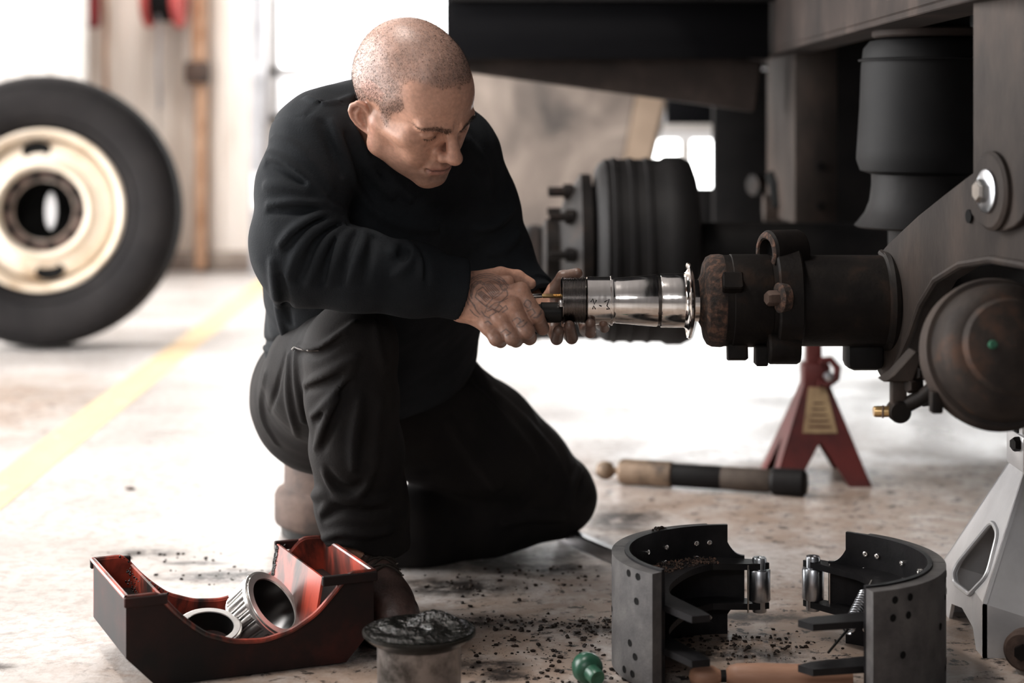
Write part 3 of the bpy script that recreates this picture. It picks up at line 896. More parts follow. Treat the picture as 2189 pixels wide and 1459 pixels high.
MB().tube([P(1925, 872, Yk), P(1975, 846, Yk - 0.02), P(2030, 800, Yk - 0.08)], 0.011, 12).build('push_rod', 'rustdark', sa)
for q in ((1952, 822), (1970, 795), (1982, 850)):
    MB().lathe([(0.0, 0.012), (0.010, 0.012), (0.012, 0.008), (0.012, -0.01), (0.0, -0.01)], axis_mx(P(*q, Yk - 0.01), (-0.8, -0.5, 0)), 6).build('nut', 'rustdark', sa)

# ------------------------------------------------------------------ air spring
Ys = 3.4
sc = Vector(((1990 - CXP) * Ys / FPX, Ys, 0))
zz = lambda py, Y=Ys: CAMZ - (py - HOR) * Y / FPX
asp = thing('air_spring', (sc.x, sc.y, 0), 'black rubber air spring bag on a flared pedestal', 'air spring')
T_ = Matrix.Translation(sc)
MB().lathe([(0.0, zz(82)), (0.085, zz(82)), (0.112, zz(88)), (0.124, zz(104)), (0.128, zz(140)), (0.131, zz(230)), (0.136, zz(318)), (0.137, zz(340)), (0.130, zz(364)), (0.11, zz(372)), (0.0, zz(372))], T_, 72).build('bag', 'blackrub', asp)
rg = MB()
for py in (128, 285, 310):
    rg.lathe([(0.1265, zz(py - 3)), (0.1335, zz(py)), (0.1265 + 0.006, zz(py + 3))], T_, 72)
rg.build('bag_crease', 'blackrub', asp)
MB().lathe([(0.0, zz(62)), (0.104, zz(62)), (0.108, zz(66)), (0.108, zz(77)), (0.104, zz(81)), (0.0, zz(81))], T_, 64).build('top_plate', 'chassisbrown', asp)
MB().lathe([(0.109, zz(372)), (0.109, zz(395)), (0.113, zz(430)), (0.122, zz(455)), (0.141, zz(482)), (0.135, zz(486)), (0.0, zz(486))], T_, 72).build('pedestal', 'chassisdark', asp)
MB().box((sc.x, sc.y, 1.10), (0.12, 0.12, 0.24), 0.006).build('mounting_bracket', 'chassisdark', asp)
MB().box((sc.x, sc.y, zz(486) - 0.05), (0.13, 0.16, 0.10), 0.006).build('saddle', 'chassisdark', asp)

# ------------------------------------------------------------------ truck frame
tf = thing('truck_chassis', (1.2, 4.0, 0), 'dark brown truck frame rails and cross members overhead, with added blocking plates', 'truck frame')
r0, r1 = P(1489, 157, 6.8), P(2080, 0, 2.51)
ru = Vector((r1.x - r0.x, r1.y - r0.y, 0))
rlm = axis_mx(Vector((r0.x, r0.y, 1.004)), (0, 0, 1), ru)
MB().prism([(0, 0), (ru.length + 0.9, 0), (ru.length + 0.9, -0.09), (0, -0.09)], 0.0, 0.012, rlm @ Matrix.Scale(-1, 4, (0, 1, 0)), 0.002).build('rail_flange', 'chassisbrown', tf)
MB().prism([(0, 0), (ru.length + 0.9, 0), (ru.length + 0.9, -0.010), (0, -0.010)], 0.012, 0.150, rlm @ Matrix.Scale(-1, 4, (0, 1, 0)), 0.002).build('frame_rail', 'chassisbrown', tf)
MB().box((1.75, 2.9, 1.42), (2.9, 3.3, 0.28), 0.01).build('shade_deck', 'trailer', tf)  # unseen slab, added to shade the axle from above
hgr = MB().box((0.758, 4.80, 0.80), (0.106, 0.50, 0.45), 0.004).build('rear_hanger', 'chassis', tf)
MB().tube([(0.7045, 4.93, 0.68), (0.7045, 4.86, 0.655), (0.7045, 4.83, 0.60)], 0.02, 8).build('slot', 'hole', hgr)
for q in ((4.548, 0.72), (4.548, 0.62)):
    MB().lathe([(0, 0.006), (0.012, 0.006), (0.013, 0.0), (0.013, -0.004)], axis_mx((0.77, q[0], q[1]), (0, -1, 0)), 6).build('bolt_head', 'rustdark', hgr)
MB().lathe([(0.0, -0.03), (0.036, -0.03), (0.036, 0.03), (0.0, 0.03)], axis_mx((0.70, 4.86, 0.60), (1, 0, 0)), 28).build('pivot_boss', 'chassis', hgr)
Yc = 5.6
pbox(1524, 150, 1660, 560, Yc, 0.06, 'cross_piece_or_blocker', 'chassisdark', tf)
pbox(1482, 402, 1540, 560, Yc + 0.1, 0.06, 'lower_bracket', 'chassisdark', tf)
pbox(1425, 110, 1560, 264, Yc + 0.5, 0.05, 'gap_blocker', 'trailer', tf)  # plate added to block the brightness above the glazed door
pbox(1650, 120, 2330, 560, Yc + 0.2, 0.06, 'cross_piece_or_blocker', 'chassisdark', tf)  # large dark plate added to block the bright door behind
MB().lathe([(0.0, -0.05), (0.03, -0.05), (0.03, 0.02), (0.0, 0.02)], axis_mx(P(1620, 395, 5.3), (-1, -0.6, 0)), 20).build('shock_boss', 'rustdark', tf)
MB().box((1.5, 6.3, 1.08), (1.5, 0.16, 0.14), 0.006).build('cross_piece_or_blocker', 'chassisdark', tf)

# ------------------------------------------------------------------ stands
Yr = 4.27
rj = thing('red_jack_stand', (P(1742, 1010, Yr).x, Yr, 0), 'red jack stand with a yellowed label under the axle', 'jack stand')
cx = rj.location.x
zf = lambda py, Y: CAMZ - (py - HOR) * Y / FPX


def frustum(hb, ht, zb, zt, cx, cy):
    return [(cx + sx * h, cy + sy * h, z) for h, z in ((hb, zb), (ht, zt)) for sx, sy in ((-1, -1), (1, -1), (1, 1), (-1, 1))]


leg = MB()
HB, HT, ZT = 0.112, 0.026, 0.232
for sx, sy in ((-1, -1), (1, -1), (1, 1), (-1, 1)):
    lg = MB()
    for (ex, ey) in ((1, 0), (0, 1)):
        # each face of the leg: a strip beside the corner edge
        A = Vector((cx + sx * HB, Yr + sy * HB, 0.0))
        B = Vector((cx + sx * HT, Yr + sy * HT, ZT))
        d1 = Vector((-sx * ex * 0.052, -sy * ey * 0.052, 0))
        d2 = Vector((-sx * ex * 0.026, -sy * ey * 0.026, 0))
        m1 = A.lerp(B, 0.42)
        dm_ = Vector((-sx * ex * (HB - (HB - HT) * 0.42), -sy * ey * (HB - (HB - HT) * 0.42), 0))
        nrm_ = Vector((sx * ey, sy * ex, 0)) * 0.004
        vs = [A, A + d1, m1 + dm_, B + d2, B]
        lg.add([v for v in vs] + [v - nrm_ for v in vs], [(0, 1, 2, 3, 4), (9, 8, 7, 6, 5)] + [(i, (i + 1) % 5, (i + 1) % 5 + 5, i + 5) for i in range(5)])
    lg.build('leg', 'redpaint', rj, smooth=False)
fm = Vector((0, HT - HB, ZT)).normalized()
lab = MB()
for (w0, t0_, w1, t1_) in ((0.040, 0.50, 0.020, 0.93),):
    v0 = [(cx - w0, Yr - (HB + (HT - HB) * t0_) - 0.003, ZT * t0_), (cx + w0, Yr - (HB + (HT - HB) * t0_) - 0.003, ZT * t0_), (cx + w1, Yr - (HB + (HT - HB) * t1_) - 0.003, ZT * t1_), (cx - w1, Yr - (HB + (HT - HB) * t1_) - 0.003, ZT * t1_)]
    lab.add(v0 + [(a, b + 0.002, c) for a, b, c in v0], [(0, 1, 2, 3), (7, 6, 5, 4), (0, 4, 5, 1), (1, 5, 6, 2), (2, 6, 7, 3), (3, 7, 4, 0)])
lo_ = lab.build('label_plate', 'label', rj, smooth=False)
for i in range(5):
    t_ = 0.56 + 0.055 * i
    MB().box((cx, Yr - (HB + (HT - HB) * t_) - 0.0042, ZT * t_), (0.052 - 0.007 * i, 0.0008, 0.0035), 0).build('print_line', 'redpaint', lo_, smooth=False)
MB().box((cx, Yr, ZT + 0.012), (0.062, 0.062, 0.05), 0.004).build('neck', 'redpaint', rj)
MB().box((cx - 0.004, Yr, 0.33), (0.036, 0.036, 0.19), 0.003).build('ratchet_post', mat('dark_red_post', (0.10, 0.018, 0.016), 0.5), rj)
MB().box((cx - 0.004, Yr, 0.435), (0.09, 0.055, 0.03), 0.005).build('saddle', 'redpaint', rj)
hp_ = [P(1752, 772, Yr - 0.04), P(1775, 768, Yr - 0.04), P(1790, 785, Yr - 0.04), P(1788, 808, Yr - 0.04), P(1768, 822, Yr - 0.04), P(1750, 818, Yr - 0.04)]
MB().tube(hp_, 0.009, 10).build('release_handle', 'redpaint', rj)
MB().lathe([(0, 0.008), (0.010, 0.006), (0.012, 0.0), (0.0, -0.004)], axis_mx(P(1771, 804, Yr - 0.045), (0, -1, 0)), 16).build('pin', 'zinc', rj)

Yv = 2.98
vx = 0.735 + 0.135
sj = thing('silver_jack_stand', (vx, Yv, 0), 'silver grey jack stand with a triangular hole beside the brake shoe', 'jack stand')
HB2, ZL, HT2, ZT2 = 0.135, 0.085, 0.040, 0.285


def face(zl):   # half width of the stand at height z
    return HB2 if zl <= ZL else HB2 + (HT2 - HB2) * (zl - ZL) / (ZT2 - ZL)


body = MB()
# left and right side sheets with the triangular hole, front and back sheets plain with an arched foot
def sheet(bot, hol, fn, th):
    """plate in (s, z); fn maps (s, z, depth) to world"""
    b = bmesh.new()
    o_ = [b.verts.new((s, z, 0)) for s, z in bot]
    es = [b.edges.new((o_[i], o_[(i + 1) % len(o_)])) for i in range(len(o_))]
    if hol:
        h_ = [b.verts.new((s, z, 0)) for s, z in hol]
        es += [b.edges.new((h_[i], h_[(i + 1) % len(h_)])) for i in range(len(h_))]
    bmesh.ops.triangle_fill(b, use_beauty=True, edges=es)
    r = bmesh.ops.extrude_face_region(b, geom=b.faces[:])
    for e in r['geom']:
        if isinstance(e, bmesh.types.BMVert):
            e.co.z = th
    for v in b.verts:
        v.co = fn(v.co.x, v.co.y, v.co.z)
    return b


outl = [(-HB2, 0.0), (-HB2, ZL), (-HT2, ZT2), (HT2, ZT2), (HB2, ZL), (HB2, 0.0), (0.09, 0.0), (0.07, 0.03), (0.0, 0.042), (-0.07, 0.03), (-0.09, 0.0)]


def stand_s(px, py):
    """photo pixel -> (s, z) on the stand's left sheet"""
    Y = Yv
    for _ in range(30):
        z = CAMZ - (py - HOR) * Y / FPX
        Y = 0.5 * Y + 0.5 * (vx - face(z)) * FPX / (px - CXP)
    return Yv - Y, CAMZ - (py - HOR) * Y / FPX


hole_r = rounded([stand_s(*q) for q in ((2122, 1112), (2046, 1205), (2040, 1244), (2076, 1272), (2112, 1230), (2135, 1140))], 0.016, 4)
left = sheet(outl, hole_r, lambda s, z, d: Vector((vx - face(z) + d, Yv - s, z)), 0.006)
ls = MB().bm(left).build('side_sheet', 'silver', sj, 20)
MB().bm(sheet(outl, hole_r, lambda s, z, d: Vector((vx + face(z) - d, Yv - s, z)), 0.006)).build('side_sheet', 'silver', sj, 20)
MB().bm(sheet(outl, None, lambda s, z, d: Vector((vx + s, Yv - face(z) + d, z)), 0.006)).build('front_sheet', 'silver', sj, 20)
MB().bm(sheet(outl, None, lambda s, z, d: Vector((vx + s, Yv + face(z) - d, z)), 0.006)).build('back_sheet', 'silver', sj, 20)
rim = [Vector((vx - face(z) - 0.001, Yv - s, z)) for s, z in hole_r]
MB().tube(rim + [rim[0]], 0.004, 8, cap=False).build('hole_rim', 'silver', ls)
MB().box((vx, Yv, ZT2 + 0.015), (0.10, 0.10, 0.06), 0.006).build('collar', 'silver', sj)
pst = MB().box((vx - 0.015, Yv, 0.40), (0.06, 0.055, 0.28), 0.005).build('ratchet_post', 'silver', sj)
for k in range(5):
    MB().box((vx - 0.0455, Yv, 0.33 + 0.035 * k), (0.003, 0.022, 0.016), 0.001).build('ratchet_slot', 'hole', pst)
MB().box((vx - 0.015, Yv, 0.535), (0.12, 0.09, 0.025), 0.006).build('saddle', 'silver', sj)
MB().lathe([(0, 0.012), (0.010, 0.012), (0.012, 0.008), (0.012, 0.0)], axis_mx(Vector((vx - 0.05, Yv - 0.03, ZT2 + 0.03)), (-1, -0.3, 0)), 6).build('bolt_head', 'rustdark', sj)

cz = FLY(1438)
cas = thing('rusty_clevis', (P(2190, 1430, cz).x, cz, 0), 'brown rusty clevis fitting at the foot of the silver stand', 'fitting')
c_ = Vector((P(2192, 1400, cz).x, cz, 0.036))
MB().lathe([(0.010, -0.016), (0.026, -0.016), (0.031, -0.010), (0.031, 0.010), (0.026, 0.016), (0.010, 0.016), (0.010, -0.016)], axis_mx(c_, (-0.5, -0.85, 0)), 32).build('eye', 'rust', cas)
MB().box(c_ + Vector((0.035, 0.02, -0.018)), (0.08, 0.035, 0.035), 0.006).build('shank', 'rust', cas)
MB().lathe([(0, 0.024), (0.012, 0.024), (0.0125, 0.018), (0.0125, -0.02)], axis_mx(c_, (-0.5, -0.85, 0)), 6).build('nut', 'rustdark', cas)

# ------------------------------------------------------------------ shock absorber lying on the floor
sA = Vector((P(1295, 1000, 4.2).x, 4.2, 0.030))
sB = Vector((P(1705, 1020, 4.06).x, 4.06, 0.030))
sh = thing('shock_absorber', ((sA.x + sB.x) / 2, 4.13, 0), 'worn brown and black shock absorber lying before the red jack stand', 'shock absorber')
sm = axis_mx(sA, sB - sA)
ln_ = (sB - sA).length
MB().lathe([(0.0, -0.024), (0.014, -0.020), (0.021, -0.008), (0.0215, 0.004), (0.017, 0.014), (0.008, 0.020)], sm, 28).build('end_eye', 'shock', sh)
MB().lathe([(0.008, 0.016), (0.008, 0.03), (0.022, 0.032), (0.0285, 0.038), (0.0295, 0.045), (0.0295, 0.155), (0.027, 0.158)], sm, 36).build('dust_tube', 'shock', sh)
MB().lathe([(0.0255, 0.155), (0.0265, 0.16), (0.0265, 0.27), (0.0258, 0.272)], sm, 36).build('middle_tube', 'chassisdark', sh)
MB().lathe([(0.0258, 0.27), (0.0262, 0.272), (0.0262, 0.375), (0.022, 0.385), (0.0, 0.385)], sm, 36).build('lower_tube', mat('dull_brown_tube', [(0.045, 0.035, 0.03), (0.075, 0.06, 0.05)], 0.6, scale=16), sh)
MB().lathe([(0.0, 0.38), (0.024, 0.382), (0.030, 0.39), (0.030, ln_ + 0.012), (0.024, ln_ + 0.02), (0.0, ln_ + 0.02)], sm, 28).build('lower_eye', 'chassisdark', sh)

ba, bb_ = Vector((P(1196, 1150, 3.63).x, 3.63, 0)), Vector((P(1375, 1230, 3.36).x, 3.36, 0))
pbm = MB().prism(rounded([(0, 0.002), (0, 0.032), ((bb_ - ba).length, 0.026), ((bb_ - ba).length + 0.05, 0.012), ((bb_ - ba).length + 0.05, 0.002)], 0.004, 2), -0.011, 0.011, axis_mx(ba, Vector(((bb_ - ba).y, -(bb_ - ba).x, 0)), bb_ - ba), 0.003)
tag(pbm.build('pry_bar', mat('dark_bar_steel', [(0.40, 0.39, 0.40), (0.55, 0.54, 0.55)], 0.28, 1.0, scale=20)), 'long dark steel pry bar on the floor beside the knee', 'bar')
# ------------------------------------------------------------------ brake shoes
def arc_plate(mb, c, r0, r1, a0, a1, z0f, z1f, n=40):
    """curved plate between radii r0 and r1; z0f / z1f give bottom / top height at each t in 0..1"""
    vs, fs = [], []
    for i in range(n + 1):
        t = i / n
        a = math.radians(a0 + (a1 - a0) * t)
        for r in (r0, r1):
            for z in (z0f(t), z1f(t)):
                vs.append((c[0] + r * math.cos(a), c[1] + r * math.sin(a), z))
    for i in range(n):
        b, d = i * 4, i * 4 + 4
        for q in ((0, 1), (1, 3), (3, 2), (2, 0)):
            fs.append((b + q[0], d + q[0], d + q[1], b + q[1]))
    fs.append((0, 1, 3, 2))
    fs.append((n * 4, n * 4 + 2, n * 4 + 3, n * 4 + 1))
    return mb.add(vs, fs)


HS = 0.178


def brake_shoe(c, R, a0, a1, split, roller, anchor, label, rows, holes, spring=False):
    root = thing('brake_shoe', (c[0], c[1], 0), label, 'brake shoe', 'pair of brake shoes on the floor')
    TL, TT = 0.020, 0.007
    sg = 1 if a1 > a0 else -1
    top = lambda t: HS - (0.045 * max(0, (0.05 - t) / 0.05) ** 2) if False else HS

    def zt(t):
        return HS

    def zb(t):
        return 0.0
    arc_plate(MB(), c, R - TL - TT, R - TL, a0, a1, zb, zt, 56).build('shoe_table', 'shoe', root, 30)
    tg = MB()
    arc_plate(tg, c, R - TL - TT, R - TL, a0 - sg * 9, a0, lambda t: 0.050 - 0.018 * t ** 2.5, lambda t: 0.128 + 0.022 * t ** 2.5, 12)
    tg.build('table_tongue', 'shoe', root, 30)
    lin = []
    for (s0, s1) in ((a0 + sg * 9, split - sg * 0.35), (split + sg * 0.35, a1)):
        lin.append(arc_plate(MB(), c, R - TL + 0.0003, R, s0, s1, lambda t: 0.004, lambda t: HS - 0.003, 40).build('lining_block', 'lining', root, 30))
    # rivet heads inside
    for (a, z) in rows:
        ar = math.radians(a)
        p = Vector((c[0] + (R - TL - TT) * math.cos(ar), c[1] + (R - TL - TT) * math.sin(ar), z))
        mx = axis_mx(p, (-math.cos(ar), -math.sin(ar), 0), (0, 0, 1))
        MB().lathe([(0.0, 0.0012), (0.0022, 0.0012), (0.0030, 0.0034), (0.0043, 0.0030), (0.0046, 0.0)], mx, 14).build('rivet', 'rivet', root, 50)
    # countersunk holes in the lining
    for (a, z) in holes:
        ar = math.radians(a)
        blk = lin[0] if (a - split) * sg < 0 else lin[1]
        p = Vector((c[0] + (R + 0.0004) * math.cos(ar), c[1] + (R + 0.0004) * math.sin(ar), z))
        mx = axis_mx(p, (math.cos(ar), math.sin(ar), 0), (0, 0, 1))
        MB().lathe([(0.0, 0.0), (0.0042, 0.0), (0.0055, 0.0004)], mx, 14).build('rivet_hole', 'hole', blk, 50)
    # two webs
    rt = R - TL - TT - 0.0005
    ro, an = Vector(roller), Vector(anchor)
    cv = Vector(c)
    pol = lambda a, r: cv + Vector((math.cos(math.radians(a)), math.sin(math.radians(a)))) * r
    dr_ = (ro - cv).normalized()
    da_ = (an - cv).normalized()
    outer = [pol(a0 + (a1 - a0) * (0.04 + 0.92 * i / 30), rt) for i in range(31)]
    inner = [pol(a0 + (a1 - a0) * (0.10 + 0.80 * i / 24), rt - 0.042 - 0.028 * math.sin(PI * i / 24)) for i in range(25)]
    tang_r = Vector((-dr_.y, dr_.x)) * -sg
    tang_a = Vector((-da_.y, da_.x)) * sg
    ring = [ro + dr_ * 0.016, *outer, an + da_ * 0.020, an + tang_a * 0.020, an - da_ * 0.018, *inner[::-1], ro - dr_ * 0.014, ro + tang_r * 0.016]
    for z in (0.052, 0.116):
        MB().prism([tuple(v) for v in ring], z, z + 0.010, None).build('web', 'shoe', root, 30)
    # roller on its pin
    MB().lathe([(0.0, 0.0455), (0.0105, 0.0455), (0.0115, 0.047), (0.0115, 0.131), (0.0105, 0.1335), (0.0045, 0.1335), (0.003, 0.132), (0.0, 0.132)], Matrix.Translation((ro.x, ro.y, 0)), 28).build('roller_pin', 'zinc', root)
    MB().lathe([(0.0115, 0.064), (0.0165, 0.064), (0.0178, 0.066), (0.0178, 0.113), (0.0165, 0.115), (0.0115, 0.115)], Matrix.Translation((ro.x, ro.y, 0)), 36).build('roller', 'zinc', root)
    MB().tube([(ro.x - 0.022 * sg, ro.y - 0.03, 0.052), (ro.x - 0.022 * sg, ro.y - 0.03, 0.128)], 0.0016, 8).build('retainer_wire', 'rivet', root)
    return root, pol, rt


rows_l = []
for a in (101, 108.5, 128, 143, 160, 178, 196, 210):
    rows_l += [(a, HS - 0.028), (a, 0.028)]
for a in (108.5, 129, 161, 196):
    rows_l += [(a, HS - 0.052)]
hl = []
for a in (206, 213):
    hl += [(a, 0.165), (a - 4, 0.018)]
hl += [(212, 0.128), (207, 0.062), (211, 0.045), (171, 0.15), (171, 0.03), (182, 0.09)]
sl, pol_l, rt_l = brake_shoe((0.3550, 2.804), 0.2015, 91, 222, 168, (0.399, 2.943), (0.268, 2.640),
                             'grey faced brake shoe whose lining bulges toward the kneeling man', rows_l, hl)
fb = MB()
for i in range(260):
    a = random.uniform(100, 150)
    p = pol_l(a, rt_l - random.uniform(0.002, 0.05))
    r = random.uniform(0.0008, 0.0028)
    b = bmesh.new()
    bmesh.ops.create_icosphere(b, subdivisions=1, radius=r)
    for v in b.verts:
        v.co *= random.uniform(0.6, 1.3)
    fb.bm(b, Matrix.Translation((p.x, p.y, 0.127 + r * 0.3)))
tag(fb.build('rust_flakes', 'rustband', sl), kind='stuff')
cl = MB()
for i in range(26):
    a = 128 + random.gauss(0, 2.5)
    p = pol_l(a, 0.2015 - 0.012 + random.gauss(0, 0.004))
    b = bmesh.new()
    r = random.uniform(0.001, 0.0035)
    bmesh.ops.create_icosphere(b, subdivisions=1, radius=r)
    for v in b.verts:
        v.co *= random.uniform(0.6, 1.3)
    cl.bm(b, Matrix.Translation((p.x, p.y, HS + r * 0.3 - 0.001)))
tag(cl.build('grease_lump', 'crumb', sl), kind='stuff')

rows_r = []
for a in (49, 42, 25, 8, -10, -28, -45, -60):
    rows_r += [(a, HS - 0.030), (a, 0.028)]
for a in (50, 24, 2):
    rows_r += [(a, HS - 0.056)]
hr = []
for a in (-62, -54, -20, -10):
    hr += [(a, 0.16), (a - 1, 0.135), (a, 0.03)]
hr += [(-58, 0.08), (-30, 0.1)]
sr, pol_r, rt_r = brake_shoe((0.444, 2.768), 0.209, 60, -72, -8, (0.487, 2.952), (0.428, 2.602),
                             'dark brake shoe with a coil spring beside the silver stand', rows_r, hr)
s0, s1 = P(1850, 1268, 2.80), P(1812, 1345, 2.74)
cpts = []
d_ = (s1 - s0)
u_ = d_.normalized()
e1 = u_.cross(Vector((0, 1, 0))).normalized()
e2 = u_.cross(e1)
for i in range(15 * 12 + 1):
    t = i / (15 * 12)
    a = 2 * PI * i / 12
    cpts.append(s0 + d_ * t + (e1 * math.cos(a) + e2 * math.sin(a)) * 0.0085)
spo = MB().tube(cpts, 0.0018, 6).build('return_spring', 'zinc', sr)
MB().tube([s0 - u_ * 0.03, s0], 0.002, 6).build('spring_hook', 'rivet', spo)
MB().tube([s1, s1 + u_ * 0.05 + Vector((-0.012, 0, 0))], 0.002, 6).build('spring_hook', 'blackmetal', spo)
MB().lathe([(0.0, 0.02), (0.013, 0.019), (0.017, 0.010), (0.017, 0.0), (0.0, 0.0)], Matrix.Translation((P(1795, 1420, 2.72).x, 2.72, 0.004)), 20).build('spring_seat', 'blackmetal', sr)

# ------------------------------------------------------------------ red plastic tray with two bearings
TO = Vector((-0.567, 2.68, 0))
TU = Vector((0.914, 0.405, 0)).normalized()
TV = Vector((-0.405, 0.914, 0)).normalized()
TW, TD, TH = 0.385, 0.247, 0.138


def tw(u, v, h):
    return TO + TU * u + TV * v + Vector((0, 0, h))


def front_u(px, py):
    a = (px - CXP) / FPX
    u = (a * TO.y - TO.x) / (TU.x - a * TU.y)
    return u, CAMZ - (py - HOR) * (TO.y + TU.y * u) / FPX


prof_px = [(339, 1267), (364, 1298), (397, 1327), (438, 1355), (500, 1370), (561, 1368), (623, 1347), (676, 1310), (717, 1261), (738, 1235)]
pf = [front_u(*q) for q in prof_px]
top = [(0.0, TH), (0.030, TH)] + pf + [(0.315, TH + 0.002), (TW, TH)]
# smooth the saddle
def resample(pts, n=40):
    xs = np.array([p[0] for p in pts]); ys = np.array([p[1] for p in pts])
    uu = np.linspace(xs[0], xs[-1], n)
    yy = np.interp(uu, xs, ys)
    for _ in range(2):
        yy[1:-1] = 0.25 * yy[:-2] + 0.5 * yy[1:-1] + 0.25 * yy[2:]
    return list(zip(uu, yy))


top = resample(top, 56)
outline = [(0.045, 0.002), (0.0, 0.048)] + top + [(TW, 0.050), (TW - 0.045, 0.002)]
tray = thing('plastic_tray', tw(TW / 2, TD / 2, 0), 'stained red plastic tray with scooped sides holding two bearings', 'tray')


def umx(v):
    m = Matrix((( TU.x, 0, TV.x, 0), (TU.y, 0, TV.y, 0), (0, 1, 0, 0), (0, 0, 0, 1)))
    m.translation = TO + TV * v
    return m


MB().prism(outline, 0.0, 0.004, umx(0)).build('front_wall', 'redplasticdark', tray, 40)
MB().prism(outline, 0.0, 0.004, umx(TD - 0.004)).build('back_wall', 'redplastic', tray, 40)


def vplate(pts, th, name, m, v0=0.004, v1=TD - 0.004, parent=None):
    """plate following the (u, h) polyline, spanning the tray's width"""
    mb = MB()
    for (a, b) in zip(pts[:-1], pts[1:]):
        d = (Vector(b) - Vector(a)).normalized()
        n_ = Vector((-d.y, d.x)) * th
        mb.prism([a, b, tuple(Vector(b) + n_), tuple(Vector(a) + n_)], v0, v1, umx(0))
    return mb.build(name, m, parent or tray, 40)


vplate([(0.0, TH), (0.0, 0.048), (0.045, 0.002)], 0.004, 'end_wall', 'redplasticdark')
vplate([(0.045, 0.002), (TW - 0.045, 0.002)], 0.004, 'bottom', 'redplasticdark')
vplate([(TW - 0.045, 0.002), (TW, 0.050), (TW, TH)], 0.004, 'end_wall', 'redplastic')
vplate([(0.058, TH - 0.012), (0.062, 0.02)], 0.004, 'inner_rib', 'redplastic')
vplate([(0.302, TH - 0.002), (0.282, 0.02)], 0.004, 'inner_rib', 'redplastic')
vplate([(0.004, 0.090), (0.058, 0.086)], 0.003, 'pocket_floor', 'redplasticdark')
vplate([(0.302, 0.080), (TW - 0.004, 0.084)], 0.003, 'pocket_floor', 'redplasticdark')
rimb = MB()
loop = [tw(u, -0.002, h) for u, h in top] + [tw(u, TD + 0.002, h) for u, h in top[::-1]]
rimb.tube(loop + [loop[0]], 0.0042, 8, cap=False)
rimb.build('rolled_rim', 'redplastic', tray)
for (u0, u1) in ((-0.004, 0.060), (0.300, TW + 0.004)):
    for (v0, v1) in ((-0.008, 0.0), (TD, TD + 0.008)):
        MB().prism([(u0, TH - 0.014), (u1, TH - 0.014), (u1, TH + 0.001), (u0, TH + 0.001)], v0, v1, umx(0), 0.0015).build('rim_lip', 'redplasticdark', tray)
gs = MB()
for i in range(420):
    w_ = random.random()
    if w_ < 0.55:
        t = random.random()
        q_ = tw(0.3012 - 0.0153 * t, TD - 0.009 - abs(random.gauss(0, 0.003)), TH - 0.004 - t * 0.09)
    elif w_ < 0.75:
        q_ = tw(random.uniform(0.306, 0.315), TD - 0.008, random.uniform(0.09, TH - 0.004))
    elif w_ < 0.85:
        q_ = tw(0.052 + random.gauss(0, 0.002), TD - 0.01 - random.random() * 0.08, 0.095 + random.random() * 0.03)
    else:
        t = random.random()
        u_, h_ = top[int(6 + 12 * t)]
        q_ = tw(u_, TD - 0.002 + random.gauss(0, 0.001), h_ + 0.002)
    b = bmesh.new()
    bmesh.ops.create_icosphere(b, subdivisions=1, radius=random.uniform(0.0008, 0.0022))
    gs.bm(b, Matrix.Translation(q_))
gs.tube([tw(0.3005 - 0.0153 * t, TD - 0.0065, TH - 0.003 - t * 0.10) for t in np.linspace(0, 1, 9)], [0.0028, 0.0022, 0.0030, 0.0024, 0.0028, 0.0020, 0.0026, 0.0020, 0.0014], 8)
tag(gs.build('grease_smear', 'grease', tray), kind='stuff')


def bearing(name, center, axis, R, Wd, nrol, label):
    t = thing(name, center, label, 'bearing', 'tapered bearings in the red tray')
    mx = axis_mx(center, axis, (0, 0, 1))
    # cone (inner ring) with two ribs, bore through it
    MB().lathe([(R * 0.72, -Wd / 2), (R * 0.80, -Wd / 2), (R * 0.82, -Wd * 0.42), (R * 0.78, -Wd * 0.40), (R * 0.84, Wd * 0.38), (R * 0.93, Wd * 0.40), (R * 0.94, Wd / 2), (R * 0.76, Wd / 2), (R * 0.745, Wd * 0.45)], mx, 64).build('inner_ring', 'bearing', t, 35)
    MB().lathe([(R * 0.745, Wd * 0.46), (R * 0.715, -Wd * 0.5)], mx, 64).build('bore', 'bearingin', t)
    cg = MB()
    cg.lathe([(R * 0.84, -Wd * 0.47), (R * 0.885, -Wd * 0.46), (R * 0.90, -Wd * 0.36), (R * 0.86, -Wd * 0.37)], mx, 64)
    cg.lathe([(R * 0.97, Wd * 0.33), (R * 1.0, Wd * 0.34), (R * 1.0, Wd * 0.44), (R * 0.95, Wd * 0.45)], mx, 64)
    for k in range(nrol):
        a = 2 * PI * (k + 0.5) / nrol
        p0 = mx @ Vector((R * 0.892 * math.cos(a), R * 0.892 * math.sin(a), -Wd * 0.4))
        p1 = mx @ Vector((R * 0.985 * math.cos(a), R * 0.985 * math.sin(a), Wd * 0.38))
        cg.tube([p0, p1], R * 0.022, 6)
    cg.build('cage', 'bearing', t, 40)
    for k in range(nrol):
        a = 2 * PI * k / nrol
        p0 = mx @ Vector((R * 0.845 * math.cos(a), R * 0.845 * math.sin(a), -Wd * 0.37))
        p1 = mx @ Vector((R * 0.905 * math.cos(a), R * 0.905 * math.sin(a), Wd * 0.35))
        MB().tube([p0, p1], [R * 0.098, R * 0.108], 12).build('roller', 'bearing', t, 40)
    return t


bearing('roller_bearing', tw(0.235, 0.100, 0.064), (0.72, -0.30, 0.62), 0.059, 0.058, 20, 'large bright roller bearing leaning against the tray wall')
bearing('roller_bearing', tw(0.141, 0.068, 0.050), (0.10, -0.30, 0.93), 0.050, 0.032, 20, 'smaller bright roller bearing lying flat in the red tray')

